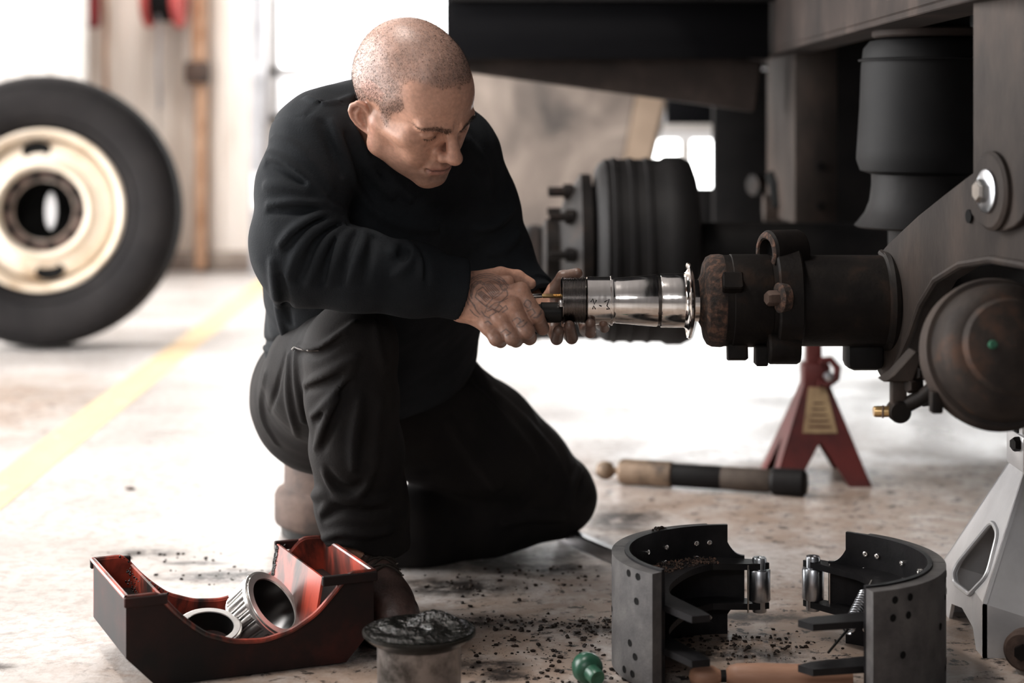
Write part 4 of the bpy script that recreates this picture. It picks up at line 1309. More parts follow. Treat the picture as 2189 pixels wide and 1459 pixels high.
# ------------------------------------------------------------------ greasy cup, green cap, wooden handle
cu = P(896, 1350, 2.62)
cup = thing('grease_cup', (cu.x, cu.y, 0), 'flanged steel cup heaped with black grease beside the boot', 'cup')
T_ = Matrix.Translation((cu.x, cu.y, 0))
MB().lathe([(0.0, 0.0), (0.058, 0.0), (0.060, 0.003), (0.0605, 0.088), (0.062, 0.092)], T_, 64).build('cup_body', 'cupmetal', cup)
MB().lathe([(0.0605, 0.088), (0.066, 0.091), (0.076, 0.098), (0.0815, 0.103), (0.0815, 0.107), (0.075, 0.109), (0.060, 0.104), (0.055, 0.10)], T_, 72).build('flange_rim', 'cuprim', cup)
NR, NT = 16, 72
vs, fs = [(cu.x, cu.y, 0.112)], []
for i in range(1, NR + 1):
    for k in range(NT):
        a = 2 * PI * k / NT
        r = 0.0785 * i / NR
        h = 0.112 - 0.003 * (i / NR) ** 4 + 0.004 * math.sin(3 * a + 9 * i / NR) * (i / NR) * (1 - i / NR) * 3 + random.uniform(-0.0012, 0.0012) * min(1, 2 - 2 * i / NR)
        h += 0.013 * math.exp(-(((r * math.cos(a) - 0.022) / 0.030) ** 2 + ((r * math.sin(a) - 0.030) / 0.022) ** 2))
        vs.append((cu.x + r * math.cos(a), cu.y + r * math.sin(a), h))
for k in range(NT):
    fs.append((0, 1 + k, 1 + (k + 1) % NT))
    for i in range(NR - 1):
        fs.append((1 + i * NT + k, 1 + (i + 1) * NT + k, 1 + (i + 1) * NT + (k + 1) % NT, 1 + i * NT + (k + 1) % NT))
MB().add(vs, fs).build('grease_fill', 'grease', cup, 180)

gc = Vector((P(1254, 1420, 2.72).x, 2.72, 0.0235))
gr_ = thing('green_cap', (gc.x, gc.y, 0), 'small dark green plastic cap lying by the brake shoe', 'cap')
gm = axis_mx(gc, (0.35, -0.80, -0.15))
MB().lathe([(0.0, -0.020), (0.010, -0.019), (0.019, -0.012), (0.0232, 0.0), (0.0225, 0.009), (0.019, 0.015), (0.0135, 0.018)], gm, 40).build('cap_body', 'green', gr_)
MB().lathe([(0.0135, 0.017), (0.0125, 0.024), (0.0130, 0.034), (0.0110, 0.038), (0.0085, 0.037), (0.0, 0.034)], gm, 32).build('cap_nozzle', 'green', gr_)

hy = 2.690
hd = thing('wooden_handle', (P(1640, 1440, hy).x, hy, 0), 'tan wooden tool handle lying between the brake shoes', 'handle')
hm = axis_mx((P(1472, 1440, hy).x, hy, 0.0195), (1, 0, 0))
k_ = hy / FPX
MB().lathe([(0.0, 0.0), (0.008, 0.002), (0.014, 0.008), (0.0165, 0.018), (0.0150, 0.036), (0.0090, 0.047)], hm, 32).build('pommel', 'wood', hd)
MB().lathe([(0.0090, 0.046), (0.0090, 0.056)], hm, 24).build('neck_ring', 'blackmetal', hd)
MB().lathe([(0.0090, 0.055), (0.0150, 0.060), (0.0185, 0.072), (0.0192, 0.110), (0.0175, 0.170), (0.0155, 0.24), (0.0, 0.241)], hm, 32).build('grip', 'wood', hd)

# ------------------------------------------------------------------ rusty hub the man sits on
hb_ = Vector((-0.345, 3.70, 0))
dr = thing('rusty_hub', hb_, 'rust brown upturned wheel hub serving as a seat', 'hub')
T_ = Matrix.Translation(hb_)
MB().lathe([(0.118, 0.0), (0.122, 0.004), (0.124, 0.024)], T_, 64, True).build('lower_ring', 'blackmetal', dr)
MB().lathe([(0.122, 0.020), (0.134, 0.028), (0.136, 0.034), (0.136, 0.082), (0.131, 0.092), (0.118, 0.100)], T_, 72).build('flange', 'rust', dr)
MB().lathe([(0.121, 0.096), (0.117, 0.104), (0.115, 0.183), (0.111, 0.190), (0.0, 0.190)], T_, 64).build('hub_body', 'rust', dr)

# ------------------------------------------------------------------ crumbs of dry grease on the floor
cr = MB()
spots = [(0.13, 3.017, 0.07, 0.05, 330), (-0.04, 3.045, 0.08, 0.05, 160), (0.35, 2.90, 0.16, 0.09, 420), (0.05, 2.90, 0.14, 0.10, 220), (0.0, 2.76, 0.12, 0.06, 130), (0.55, 2.62, 0.12, 0.08, 160),
         (-0.08, 3.27, 0.14, 0.08, 110), (-0.49, 3.36, 0.14, 0.05, 70), (-0.66, 3.50, 0.12, 0.05, 60), (0.10, 3.35, 0.22, 0.10, 130), (0.80, 2.66, 0.08, 0.06, 60), (0.20, 2.74, 0.10, 0.05, 120)]
for (sx, sy, dx, dy, n) in spots:
    for i in range(n):
        x_, y_ = random.gauss(sx, dx * 0.6), random.gauss(sy, dy * 0.6)
        r = 0.0006 + 0.0046 * random.random() ** 4
        b = bmesh.new()
        bmesh.ops.create_icosphere(b, subdivisions=1, radius=r)
        for v in b.verts:
            v.co *= random.uniform(0.6, 1.35)
            v.co.z *= 0.6
        cr.bm(b, Matrix.Translation((x_, y_, r * 0.3)))
tag(cr.build('grease_crumbs', 'crumb'), 'black dried grease crumbs scattered around the brake shoes', 'debris', None, 'stuff')
lp = MB()
pb = P(278, 1045, FLY(1046))
b = bmesh.new()
bmesh.ops.create_icosphere(b, subdivisions=2, radius=0.01)
for v in b.verts:
    v.co.x *= 1.2
    v.co.z *= 0.35
    v.co *= random.uniform(0.85, 1.1)
lp.bm(b, Matrix.Translation((pb.x, pb.y, 0.003)))
tag(lp.build('rust_chip', 'rust'), 'small brown rust chip alone on the pale floor', 'chip')
# ------------------------------------------------------------------ distance-field sculpting for the person
F32 = np.float32


def A3(v):
    return np.array(tuple(v), dtype=F32)


def PX(px, py, Y):
    return A3(P(px, py, Y))


def smin(a, b, k):
    h = np.clip(0.5 + 0.5 * (b - a) / k, 0, 1)
    return b + (a - b) * h - k * h * (1 - h)


def smax(a, b, k):
    return -smin(-a, -b, k)


def cap(p, a, b, ra, rb):
    ba = b - a
    pa = p - a
    h = np.clip((pa @ ba) / max(float(ba @ ba), 1e-9), 0, 1)
    return np.sqrt(((pa - h[:, None] * ba) ** 2).sum(1)) - (ra + (rb - ra) * h)


def ell(p, c, r):
    q = (p - A3(c)) / A3(r)
    k0 = np.sqrt((q * q).sum(1))
    q2 = q / A3(r)
    k1 = np.sqrt((q2 * q2).sum(1)) + 1e-9
    return k0 * (k0 - 1) / k1


def sph(p, c, r):
    return np.sqrt(((p - A3(c)) ** 2).sum(1)) - r


def chain(p, pts, k=0.0):
    """pts: [(xyz, r)]"""
    d = None
    for (a, ra), (b, rb) in zip(pts[:-1], pts[1:]):
        e = cap(p, a, b, ra, rb)
        d = e if d is None else (np.minimum(d, e) if k == 0 else smin(d, e, k))
    return d


def pxchain(lst):
    return [(PX(x, y, Y), r) for x, y, Y, r in lst]


_nz = np.random.default_rng(3)
_ND = [(_nz.normal(size=3), _nz.uniform(0, 6.28)) for _ in range(24)]


def wob(p, f, s=0):
    """cheap smooth noise in -1..1"""
    d = 0
    for i in range(6):
        v, ph = _ND[(i + s) % 24]
        v = v / np.linalg.norm(v)
        d = d + np.sin((p @ v.astype(F32)) * f * (0.8 + 0.12 * i) + ph)
    return d / 6


def mesh_field(fn, lo, hi, vox, blk=14):
    """surface nets over fn on a sparse set of blocks; returns verts, quads"""
    lo, hi = np.array(lo, float), np.array(hi, float)
    nb = np.ceil((hi - lo) / (vox * blk)).astype(int)
    n = nb * blk + 1
    cx = [lo[i] + vox * (blk * np.arange(nb[i]) + blk / 2) for i in range(3)]
    G = np.stack(np.meshgrid(*cx, indexing='ij'), -1).reshape(-1, 3).astype(F32)
    dc = fn(G).reshape(nb)
    keep = np.abs(dc) < vox * blk * 0.90 * 1.15 + 0.006
    val = np.repeat(np.repeat(np.repeat(np.where(dc < 0, -1.0, 1.0).astype(F32), blk, 0), blk, 1), blk, 2)
    val = np.pad(val, ((0, 1),) * 3, mode='edge')
    idx = np.argwhere(keep)
    o = np.stack(np.meshgrid(*[np.arange(blk + 1)] * 3, indexing='ij'), -1).reshape(-1, 3)
    step = max(1, 700000 // len(o))
    for s in range(0, len(idx), step):
        ii = (idx[s:s + step, None, :] * blk + o[None]).reshape(-1, 3)
        pts = (lo + ii * vox).astype(F32)
        val[ii[:, 0], ii[:, 1], ii[:, 2]] = fn(pts)
    neg = val < 0
    cnt = np.zeros(tuple(n - 1), np.int8)
    for dx in (0, 1):
        for dy in (0, 1):
            for dz in (0, 1):
                cnt += neg[dx:n[0] - 1 + dx, dy:n[1] - 1 + dy, dz:n[2] - 1 + dz]
    act = (cnt > 0) & (cnt < 8)
    cells = np.argwhere(act)
    ids = np.full(act.shape, -1, np.int64)
    ids[act] = np.arange(len(cells))
    acc = np.zeros((len(cells), 3))
    num = np.zeros(len(cells))
    cor = [(a, b, c) for a in (0, 1) for b in (0, 1) for c in (0, 1)]
    cv = {k: val[cells[:, 0] + k[0], cells[:, 1] + k[1], cells[:, 2] + k[2]] for k in cor}
    for k in cor:
        for ax in range(3):
            if k[ax] == 0:
                k2 = tuple(1 if i == ax else k[i] for i in range(3))
                a, b = cv[k], cv[k2]
                m = (a < 0) != (b < 0)
                t = np.where(m, a / np.where(m, a - b, 1), 0)
                q = np.tile(np.array(k, float), (len(cells), 1))
                q[:, ax] = t
                acc[m] += q[m]
                num[m] += 1
    verts = lo + (cells + acc / num[:, None]) * vox
    quads = []
    for ax in range(3):
        s0 = [slice(0, n[i]) for i in range(3)]
        a = neg[tuple(slice(0, n[i] - 1) if i == ax else slice(0, n[i]) for i in range(3))]
        b = neg[tuple(slice(1, n[i]) if i == ax else slice(0, n[i]) for i in range(3))]
        e = np.argwhere(a != b)
        u, w = [(1, 2), (2, 0), (0, 1)][ax]
        ok = (e[:, u] > 0) & (e[:, w] > 0) & (e[:, u] < n[u] - 1) & (e[:, w] < n[w] - 1)
        e = e[ok]
        ins = a[e[:, 0], e[:, 1], e[:, 2]]
        c = []
        for du, dw in ((-1, -1), (0, -1), (0, 0), (-1, 0)):
            f = e.copy()
            f[:, u] += du
            f[:, w] += dw
            c.append(ids[f[:, 0], f[:, 1], f[:, 2]])
        q = np.stack(c, 1)
        q[~ins] = q[~ins][:, ::-1]
        quads.append(q)
    quads = np.concatenate(quads)
    quads = quads[(quads >= 0).all(1)]
    return verts.astype(F32), quads


def np_mesh(name, verts, quads):
    me = bpy.data.meshes.new(name)
    me.vertices.add(len(verts))
    me.vertices.foreach_set('co', verts.astype(F32).ravel())
    me.loops.add(quads.size)
    me.loops.foreach_set('vertex_index', quads.astype(np.int32).ravel())
    me.polygons.add(len(quads))
    k = quads.shape[1]
    me.polygons.foreach_set('loop_start', np.arange(0, quads.size, k, dtype=np.int32))
    me.update(calc_edges=True)
    me.validate()
    me.shade_smooth()
    return me


def np_obj(name, verts, quads, m, parent=None, org=(0, 0, 0)):
    me = np_mesh(name, verts - np.array(org, dtype=F32), quads)
    me.materials.append(M[m])
    o = bpy.data.objects.new(name, me)
    C.objects.link(o)
    if parent is not None:
        o.parent = parent
    return o


def cast(fn, pix, y0, y1, steps=70):
    """march camera rays through photo pixels onto the field fn; returns points"""
    pix = np.array(pix, float)
    d = np.stack([(pix[:, 0] - CXP) / FPX, np.ones(len(pix)), -(pix[:, 1] - HOR) / FPX], 1)
    t = np.full(len(pix), y0)
    for _ in range(steps):
        p = (d * t[:, None] + np.array([0, 0, CAMZ])).astype(F32)
        t = np.minimum(t + 0.75 * fn(p), y1)
    return (d * t[:, None] + np.array([0, 0, CAMZ])).astype(F32)


def densify(poly, step=6):
    out = []
    for a, b in zip(poly[:-1], poly[1:]):
        n = max(1, int(math.hypot(b[0] - a[0], b[1] - a[1]) / step))
        out += [(a[0] + (b[0] - a[0]) * i / n, a[1] + (b[1] - a[1]) * i / n) for i in range(n)]
    return out + [poly[-1]]


def smooth_poly(poly, n=8):
    """Catmull-Rom through pixel points"""
    if len(poly) < 3:
        return densify(poly)
    p = [poly[0]] + list(poly) + [poly[-1]]
    out = []
    for i in range(1, len(p) - 2):
        p0, p1, p2, p3 = [np.array(p[i + j], float) for j in (-1, 0, 1, 2)]
        for k in range(n):
            t = k / n
            out.append(tuple(0.5 * (2 * p1 + (p2 - p0) * t + (2 * p0 - 5 * p1 + 4 * p2 - p3) * t * t + (3 * p1 - p0 - 3 * p2 + p3) * t ** 3)))
    return out + [tuple(poly[-1])]


def fold_set(base, folds, y0, y1):
    """folds: (pixel polyline, radius, sign, blend) -> sign +1 ridge / -1 crease, laid on the field base"""
    out = []
    for poly, r, sg, k in folds:
        pts = cast(base, smooth_poly(poly, 5), y0, y1)
        n = len(pts)
        out.append(([(pts[i], r * (0.35 + 0.65 * math.sin(PI * (i + 0.5) / n))) for i in range(n)], sg, k, pts.min(0) - 0.04, pts.max(0) + 0.04))
    return out


def apply_folds(p, d, fs):
    for pts, sg, k, lo, hi in fs:
        m = ((p > lo) & (p < hi)).all(1) & (np.abs(d) < 0.05)
        if not m.any():
            continue
        e = chain(p[m], pts)
        d[m] = smin(d[m], e, k) if sg > 0 else smax(d[m], -e, k)
    return d


# ---- head, in its own frame: x to the person's left, y forward, z up, origin midway between the ears
HY = 2.86
HF, HL, HU = [np.array(v) for v in ([0.6564, -0.4872, -0.5761], [0.7266, 0.6138, 0.3087], [0.2032, -0.6212, 0.7569])]
HL = HL / np.linalg.norm(HL)
HF = HF - HL * (HF @ HL)
HF /= np.linalg.norm(HF)
HU = np.cross(HL, HF)
if HU[2] < 0:
    HU = -HU
HC = np.array(P(877.5, 221.8, HY))
HS_ = 1.378 * HY / 3.9
HR = np.stack([HL, HF, HU], 1)          # columns


def to_head(p):
    q = (((p - HC.astype(F32)) @ HR.astype(F32)) / HS_).astype(F32)
    t = np.clip((q[:, 1] - 0.02) / 0.05, 0, 1)
    q[:, 2] += 0.15 * q[:, 0] * t * t * (3 - 2 * t)          # slightly skewed grimace
    return q


def from_head(q):
    return np.array(HC + (HR @ np.array(q, float)) * HS_, dtype=F32)


# ear frame on |x|
EC = np.array([0.0745, -0.014, -0.008])
EA = np.array([0.52, -0.68, -0.38]); EA /= np.linalg.norm(EA)
EB = np.array([0.36, -0.52, 0.80]); EB -= EA * (EA @ EB); EB /= np.linalg.norm(EB)
EN = np.cross(EB, EA)
if EN[0] < 0:
    EN = -EN


def earp(a, b, n=0.0):
    return (EC + (EA * a + EB * b + EN * n) * 0.90).astype(F32)


HELIX = [(earp(-0.004, 0.002, 0.002), 0.0026), (earp(-0.006, 0.014, 0.002), 0.0032), (earp(-0.002, 0.025, 0.003), 0.0036), (earp(0.008, 0.032, 0.004), 0.0038), (earp(0.019, 0.029, 0.004), 0.0038),
         (earp(0.025, 0.018, 0.003), 0.0037), (earp(0.0255, 0.004, 0.002), 0.0034), (earp(0.021, -0.010, 0.001), 0.0034), (earp(0.012, -0.022, 0.000), 0.0042), (earp(0.003, -0.028, 0.0005), 0.0058), (earp(-0.003, -0.022, 0), 0.0048)]
ANTI = [(earp(0.008, 0.021, 0.001), 0.0026), (earp(0.015, 0.013, 0.0015), 0.0036), (earp(0.0165, 0.001, 0.0015), 0.0036), (earp(0.011, -0.011, 0.001), 0.0034)]


def ear_field(m):
    d = ell((m - earp(0.008, 0.002, -0.003)) @ np.stack([EA, EB, EN], 1).astype(F32), (0, 0, 0), (0.0175, 0.029, 0.0042))
    d = smin(d, chain(m, HELIX), 0.003)
    d = smin(d, chain(m, ANTI), 0.003)
    d = smax(d, -ell((m - earp(0.0035, 0.001, 0.0035)) @ np.stack([EA, EB, EN], 1).astype(F32), (0, 0, 0), (0.0085, 0.0115, 0.0065)), 0.003)
    d = smin(d, cap(m, earp(-0.006, -0.004, 0.002), earp(-0.004, -0.010, 0.003), 0.0036, 0.0032), 0.003)
    # root that joins the ear to the head
    d = smin(d, cap(m, earp(-0.002, 0.016, -0.006), earp(-0.002, -0.014, -0.006), 0.006, 0.006), 0.004)
    return d


def head_field(p):
    """p in head frame (metres)"""
    m = p.copy()
    m[:, 0] = np.abs(m[:, 0])
    d = ell(p, (0, -0.006, 0.052), (0.0765, 0.097, 0.088))
    d = smin(d, ell(p, (0, 0.040, 0.050), (0.063, 0.056, 0.064)), 0.03)
    d = smin(d, ell(p, (0, -0.045, 0.030), (0.066, 0.056, 0.064)), 0.03)
    d = smin(d, ell(p, (0, 0.034, -0.018), (0.058, 0.052, 0.072)), 0.025)
    d = smin(d, ell(m, (0.044, 0.056, -0.012), (0.021, 0.021, 0.017)), 0.026)          # cheekbone
    d = smin(d, cap(m, A3((0.064, 0.004, -0.008)), A3((0.057, 0.058, -0.004)), 0.010, 0.008), 0.022)   # zygomatic arch
    d = smin(d, cap(m, A3((0.057, 0.008, -0.052)), A3((0.016, 0.072, -0.092)), 0.015, 0.014), 0.028)   # jaw line
    d = smin(d, cap(m, A3((0.060, 0.000, -0.010)), A3((0.057, 0.006, -0.052)), 0.012, 0.014), 0.022)   # ramus
    d = smin(d, ell(p, (0, 0.036, -0.062), (0.044, 0.048, 0.038)), 0.026)
    d = smin(d, ell(p, (0, 0.078, -0.092), (0.019, 0.015, 0.015)), 0.018)              # chin
    d = smin(d, ell(p, (0, 0.076, -0.058), (0.031, 0.021, 0.027)), 0.018)              # muzzle
    d = smin(d, cap(m, A3((0.010, 0.0950, 0.0270)), A3((0.048, 0.0800, 0.0285)), 0.0095, 0.0085), 0.014)   # brow ridge
    # eye socket (worked 3 mm further out)
    mo = m - A3((0.003, 0, 0))
    d = smax(d, -ell(mo, (0.031, 0.0985, 0.008), (0.019, 0.0155, 0.0105)), 0.014)
    d = smax(d, -ell(mo, (0.012, 0.100, 0.008), (0.005, 0.0085, 0.0085)), 0.012)
    # lids over the eyeball
    d = smin(d, ell(mo, (0.0315, 0.0760, 0.0085), (0.0150, 0.0130, 0.0118)), 0.004)
    d = smin(d, chain(mo, [(A3((0.0165, 0.0845, 0.0105)), 0.0024), (A3((0.024, 0.0885, 0.0145)), 0.0030), (A3((0.033, 0.0882, 0.0150)), 0.0030), (A3((0.043, 0.081, 0.0105)), 0.0026)]), 0.004)
    d = smax(d, -chain(mo, [(A3((0.0185, 0.0875, 0.0045)), 0.0008), (A3((0.025, 0.0895, 0.0022)), 0.0011), (A3((0.033, 0.0895, 0.0018)), 0.0012), (A3((0.0415, 0.0855, 0.0038)), 0.0008)]), 0.0015)
    # crease over the lid
    d = smax(d, -chain(mo, [(A3((0.020, 0.0905, 0.0135)), 0.0007), (A3((0.031, 0.0918, 0.0170)), 0.0010), (A3((0.043, 0.0845, 0.0135)), 0.0007)]), 0.003)
    # eye bag and tear trough
    d = smax(d, -chain(m, [(A3((0.016, 0.0915, -0.002)), 0.0022), (A3((0.026, 0.0905, -0.0105)), 0.0030), (A3((0.036, 0.0850, -0.0125)), 0.0018)]), 0.009)
    # nose
    nose = chain(p, [(A3((0, 0.0850, 0.026)), 0.0088), (A3((0, 0.0960, 0.010)), 0.0088), (A3((0, 0.1055, -0.008)), 0.0098), (A3((0, 0.1105, -0.021)), 0.0118)], 0.004)
    nose = smin(nose, ell(p, (0, 0.1125, -0.0245), (0.0140, 0.0130, 0.0115)), 0.006)
    nose = smin(nose, ell(m, (0.0145, 0.0985, -0.0285), (0.0095, 0.0120, 0.0090)), 0.0055)
    nose = smin(nose, cap(p, A3((0, 0.095, -0.034)), A3((0, 0.108, -0.033)), 0.0045, 0.0040), 0.004)
    nose = smax(nose, -ell(m, (0.0068, 0.1030, -0.0385), (0.0040, 0.0062, 0.0046)), 0.003)
    d = smin(d, nose, 0.009)
    d = smax(d, -chain(m, [(A3((0.0225, 0.0945, -0.0235)), 0.0010), (A3((0.0245, 0.0935, -0.031)), 0.0012), (A3((0.0205, 0.0935, -0.0370)), 0.0009)]), 0.004)   # alar crease
    # nasolabial fold: crease with the cheek lying over it
    d = smax(d, -chain(m, [(A3((0.0245, 0.0945, -0.030)), 0.0030), (A3((0.032, 0.0905, -0.044)), 0.0044), (A3((0.0355, 0.0840, -0.060)), 0.0030)]), 0.008)
    d = smin(d, ell(m, (0.040, 0.066, -0.036), (0.016, 0.016, 0.022)), 0.016)
    # lips
    d = smin(d, chain(m, [(A3((0.0, 0.0945, -0.0545)), 0.0052), (A3((0.008, 0.0938, -0.0545)), 0.0052), (A3((0.023, 0.0830, -0.0600)), 0.0026)]), 0.006)
    d = smin(d, chain(m, [(A3((0.0, 0.0930, -0.0665)), 0.0062), (A3((0.009, 0.0912, -0.0660)), 0.0056), (A3((0.022, 0.0820, -0.0620)), 0.0026)]), 0.006)
    d = smax(d, -chain(m, [(A3((0.0, 0.1015, -0.0605)), 0.0012), (A3((0.012, 0.0975, -0.0603)), 0.0012), (A3((0.0265, 0.0850, -0.0615)), 0.0011)]), 0.0028)
    d = smax(d, -cap(p, A3((0, 0.1005, -0.041)), A3((0, 0.1010, -0.048)), 0.0020, 0.0028), 0.004)        # philtrum
    d = smax(d, -cap(m, A3((0.0, 0.0980, -0.0785)), A3((0.014, 0.0940, -0.0770)), 0.0042, 0.0030), 0.008)   # under the lip
    d = smax(d, -ell(m, (0.0275, 0.090, -0.0625), (0.0030, 0.0040, 0.0035)), 0.005)
    # frown between the brows
    d = smax(d, -cap(m, A3((0.0050, 0.1045, 0.025)), A3((0.0060, 0.1035, 0.036)), 0.0010, 0.0008), 0.005)
    # temple hollow
    d = smax(d, -ell(m, (0.082, 0.055, 0.030), (0.012, 0.022, 0.022)), 0.018)
    d = smin(d, ear_field(m), 0.0035)
    return d


NECK0, NECK1 = from_head((0, -0.030, -0.015)), PX(800, 345, 3.06)


def head_world(p):
    d = head_field(to_head(p)) * F32(HS_)
    return smin(d, cap(p, NECK0, NECK1, 0.056, 0.060), 0.02)


# ---- hands
W_R = PX(978, 628, 2.905)
RH_CH = {   # right hand: knuckle, middle joint, end joint, tip
    'index': ([(1113, 624, 2.890), (1146, 674, 2.878), (1160, 702, 2.904), (1150, 698, 2.934)], (0.0140, 0.0125, 0.0105, 0.0090)),
    'middle': ([(1096, 656, 2.880), (1124, 706, 2.868), (1132, 722, 2.896), (1120, 712, 2.926)], (0.0145, 0.0132, 0.0112, 0.0092)),
    'ring': ([(1071, 682, 2.880), (1096, 720, 2.868), (1103, 727, 2.896), (1094, 716, 2.924)], (0.0140, 0.0130, 0.0112, 0.0090)),
    'little': ([(1045, 698, 2.886), (1062, 722, 2.876), (1070, 729, 2.902), (1064, 718, 2.924)], (0.0130, 0.0122, 0.0104, 0.0085)),
}
RH_TH = [(1010, 600, 2.925, 0.0150), (1070, 588, 2.955, 0.0135), (1106, 592, 2.965, 0.0115), (1134, 606, 2.965, 0.0092)]


def rhand(p):
    d = cap(p, PX(930, 622, 2.905), W_R, 0.030, 0.027)
    d = smin(d, cap(p, PX(985, 600, 2.905), PX(985, 660, 2.905), 0.021, 0.021), 0.02)
    for nm, (j, r) in RH_CH.items():
        a = PX(*j[0])
        base = W_R + (a - W_R) * 0.12
        d = smin(d, cap(p, base.astype(F32), a, 0.0170, 0.0125), 0.014)
    # heel and flesh of the palm behind the knuckles
    d = smin(d, cap(p, PX(1015, 625, 2.918), PX(1080, 640, 2.905), 0.024, 0.016), 0.015)
    d = smin(d, cap(p, PX(1010, 660, 2.912), PX(1045, 690, 2.902), 0.022, 0.016), 0.014)
    d = smin(d, cap(p, PX(1020, 612, 2.925), PX(1085, 604, 2.925), 0.018, 0.012), 0.012)
    for nm, (j, r) in RH_CH.items():
        q = [PX(*x) for x in j]
        d = smin(d, sph(p, q[0] + A3((0, -0.003, 0.002)), r[0] + 0.0008), 0.006)
    for nm, (j, r) in RH_CH.items():
        q = [(PX(*x), rr) for x, rr in zip(j, r)]
        e = chain(p, q, 0.002)
        e = smin(e, sph(p, q[1][0] + A3((0, -0.0018, 0)), r[1] + 0.0006), 0.003)
        d = smin(d, e, 0.0035)
    d = smin(d, chain(p, pxchain(RH_TH), 0.004), 0.009)
    # tendons
    for nm, (j, r) in RH_CH.items():
        a = PX(*j[0]) + A3((0, -0.0105, 0.003))
        b = W_R + A3((0.012, -0.0235, 0.004))
        d = smin(d, cap(p, b + (a - b) * 0.45, a, 0.0018, 0.0030), 0.006)
    return d


LH_F = {
    'index': ([(1186, 652, 3.035), (1182, 708, 3.000), (1190, 724, 2.950), (1194, 706, 2.918)], (0.0110, 0.0102, 0.0098, 0.0085)),
    'middle': ([(1214, 655, 3.040), (1214, 712, 3.000), (1222, 722, 2.945), (1217, 696, 2.914)], (0.0115, 0.0106, 0.0100, 0.0086)),
    'ring': ([(1240, 655, 3.040), (1252, 706, 3.005), (1262, 710, 2.955), (1262, 691, 2.920)], (0.0110, 0.0100, 0.0094, 0.0080)),
    'little': ([(1262, 655, 3.040), (1284, 694, 3.010), (1292, 700, 2.965), (1290, 690, 2.935)], (0.0100, 0.0088, 0.0080, 0.0070)),
}
W_L = PX(1160, 665, 3.10)


def lhand(p):
    d = cap(p, PX(1110, 655, 3.13), W_L, 0.030, 0.026)
    for nm, (j, r) in LH_F.items():
        a = PX(*j[0])
        d = smin(d, cap(p, (W_L + (a - W_L) * 0.15).astype(F32), a, 0.017, 0.0125), 0.014)
    for nm, (j, r) in LH_F.items():
        q = [(PX(*x), rr) for x, rr in zip(j, r)]
        e = chain(p, q, 0.002)
        d = smin(d, e, 0.0035)
    d = smin(d, chain(p, pxchain([(1165, 655, 3.06, 0.0150), (1186, 620, 3.035, 0.0130), (1204, 592, 3.018, 0.0110), (1234, 584, 3.005, 0.0088)]), 0.004), 0.009)
    return d


# ---- limbs and clothes
SL_R = pxchain([(682, 312, 2.93, 0.078), (648, 400, 2.90, 0.071), (634, 520, 2.87, 0.069), (650, 562, 2.87, 0.066), (760, 577, 2.87, 0.0625), (880, 597, 2.885, 0.055), (984, 618, 2.905, 0.0470)])
SL_L = pxchain([(972, 338, 3.13, 0.082), (1012, 440, 3.17, 0.074), (1046, 545, 3.19, 0.071), (1060, 590, 3.18, 0.066), (1120, 640, 3.14, 0.052), (1150, 660, 3.11, 0.046)])
TR_R = pxchain([(700, 310, 2.98, 0.078), (704, 450, 3.05, 0.105), (714, 600, 3.17, 0.118), (712, 738, 3.31, 0.124)])
TR_L = pxchain([(925, 320, 3.11, 0.090), (925, 450, 3.17, 0.112), (903, 600, 3.25, 0.114), (886, 735, 3.36, 0.118)])
TR_M = pxchain([(815, 300, 3.02, 0.095), (815, 450, 3.09, 0.115), (808, 600, 3.18, 0.122), (800, 742, 3.33, 0.128)])
TRAP = pxchain([(690, 298, 2.96, 0.072), (775, 288, 3.00, 0.072), (880, 300, 3.06, 0.07)])
CUFF_R = [PX(985, 618, 2.905), PX(880, 597, 2.885)]
CUFF_RN = (CUFF_R[0] - CUFF_R[1]) / np.linalg.norm(CUFF_R[0] - CUFF_R[1])
CUFF_L = [PX(1150, 660, 3.11), PX(1120, 640, 3.14)]
CUFF_LN = (CUFF_L[0] - CUFF_L[1]) / np.linalg.norm(CUFF_L[0] - CUFF_L[1])


def trunk(p):
    d = smin(chain(p, TR_R, 0.02), chain(p, TR_L, 0.02), 0.09)
    d = smin(d, chain(p, TR_M, 0.02), 0.06)
    return smin(d, chain(p, TRAP, 0.02), 0.05)


def sleeve_r(p):
    return chain(p, SL_R, 0.025)


def sleeve_l(p):
    return chain(p, SL_L, 0.025)


def shirt_base(p):
    d = smin(trunk(p), sleeve_r(p), 0.022)
    d = smin(d, sleeve_l(p), 0.03)
    return d


TH_R = pxchain([(694, 846, 3.33, 0.126), (706, 800, 3.16, 0.106), (752, 742, 2.99, 0.073)])
SH_R = pxchain([(752, 744, 2.975, 0.0725), (752, 850, 2.99, 0.073), (762, 960, 3.02, 0.074), (774, 1080, 3.055, 0.075), (786, 1160, 3.07, 0.071)])
TH_L = pxchain([(872, 855, 3.44, 0.135), (1025, 950, 3.53, 0.118), (1110, 1005, 3.57, 0.098), (1184, 1056, 3.60, 0.080)])
SH_L = pxchain([(1184, 1062, 3.60, 0.079), (1020, 1108, 3.53, 0.080), (900, 1128, 3.46, 0.078), (830, 1135, 3.45, 0.070)])
PELV = pxchain([(712, 840, 3.36, 0.122), (790, 800, 3.41, 0.120), (872, 840, 3.44, 0.128)])
BUTT = pxchain([(690, 858, 3.40, 0.122), (800, 868, 3.47, 0.122)])
FLOOR_PAD = 0.004


def trouser_base(p):
    d = smin(chain(p, TH_R, 0.03), chain(p, PELV, 0.02), 0.06)
    d = smin(d, chain(p, BUTT, 0.02), 0.05)
    leg = chain(p, SH_R, 0.02)
    d = smin(d, leg, 0.018)
    l2 = smin(chain(p, TH_L, 0.03), chain(p, SH_L, 0.03), 0.02)
    d = smin(d, l2, 0.035)
    return d


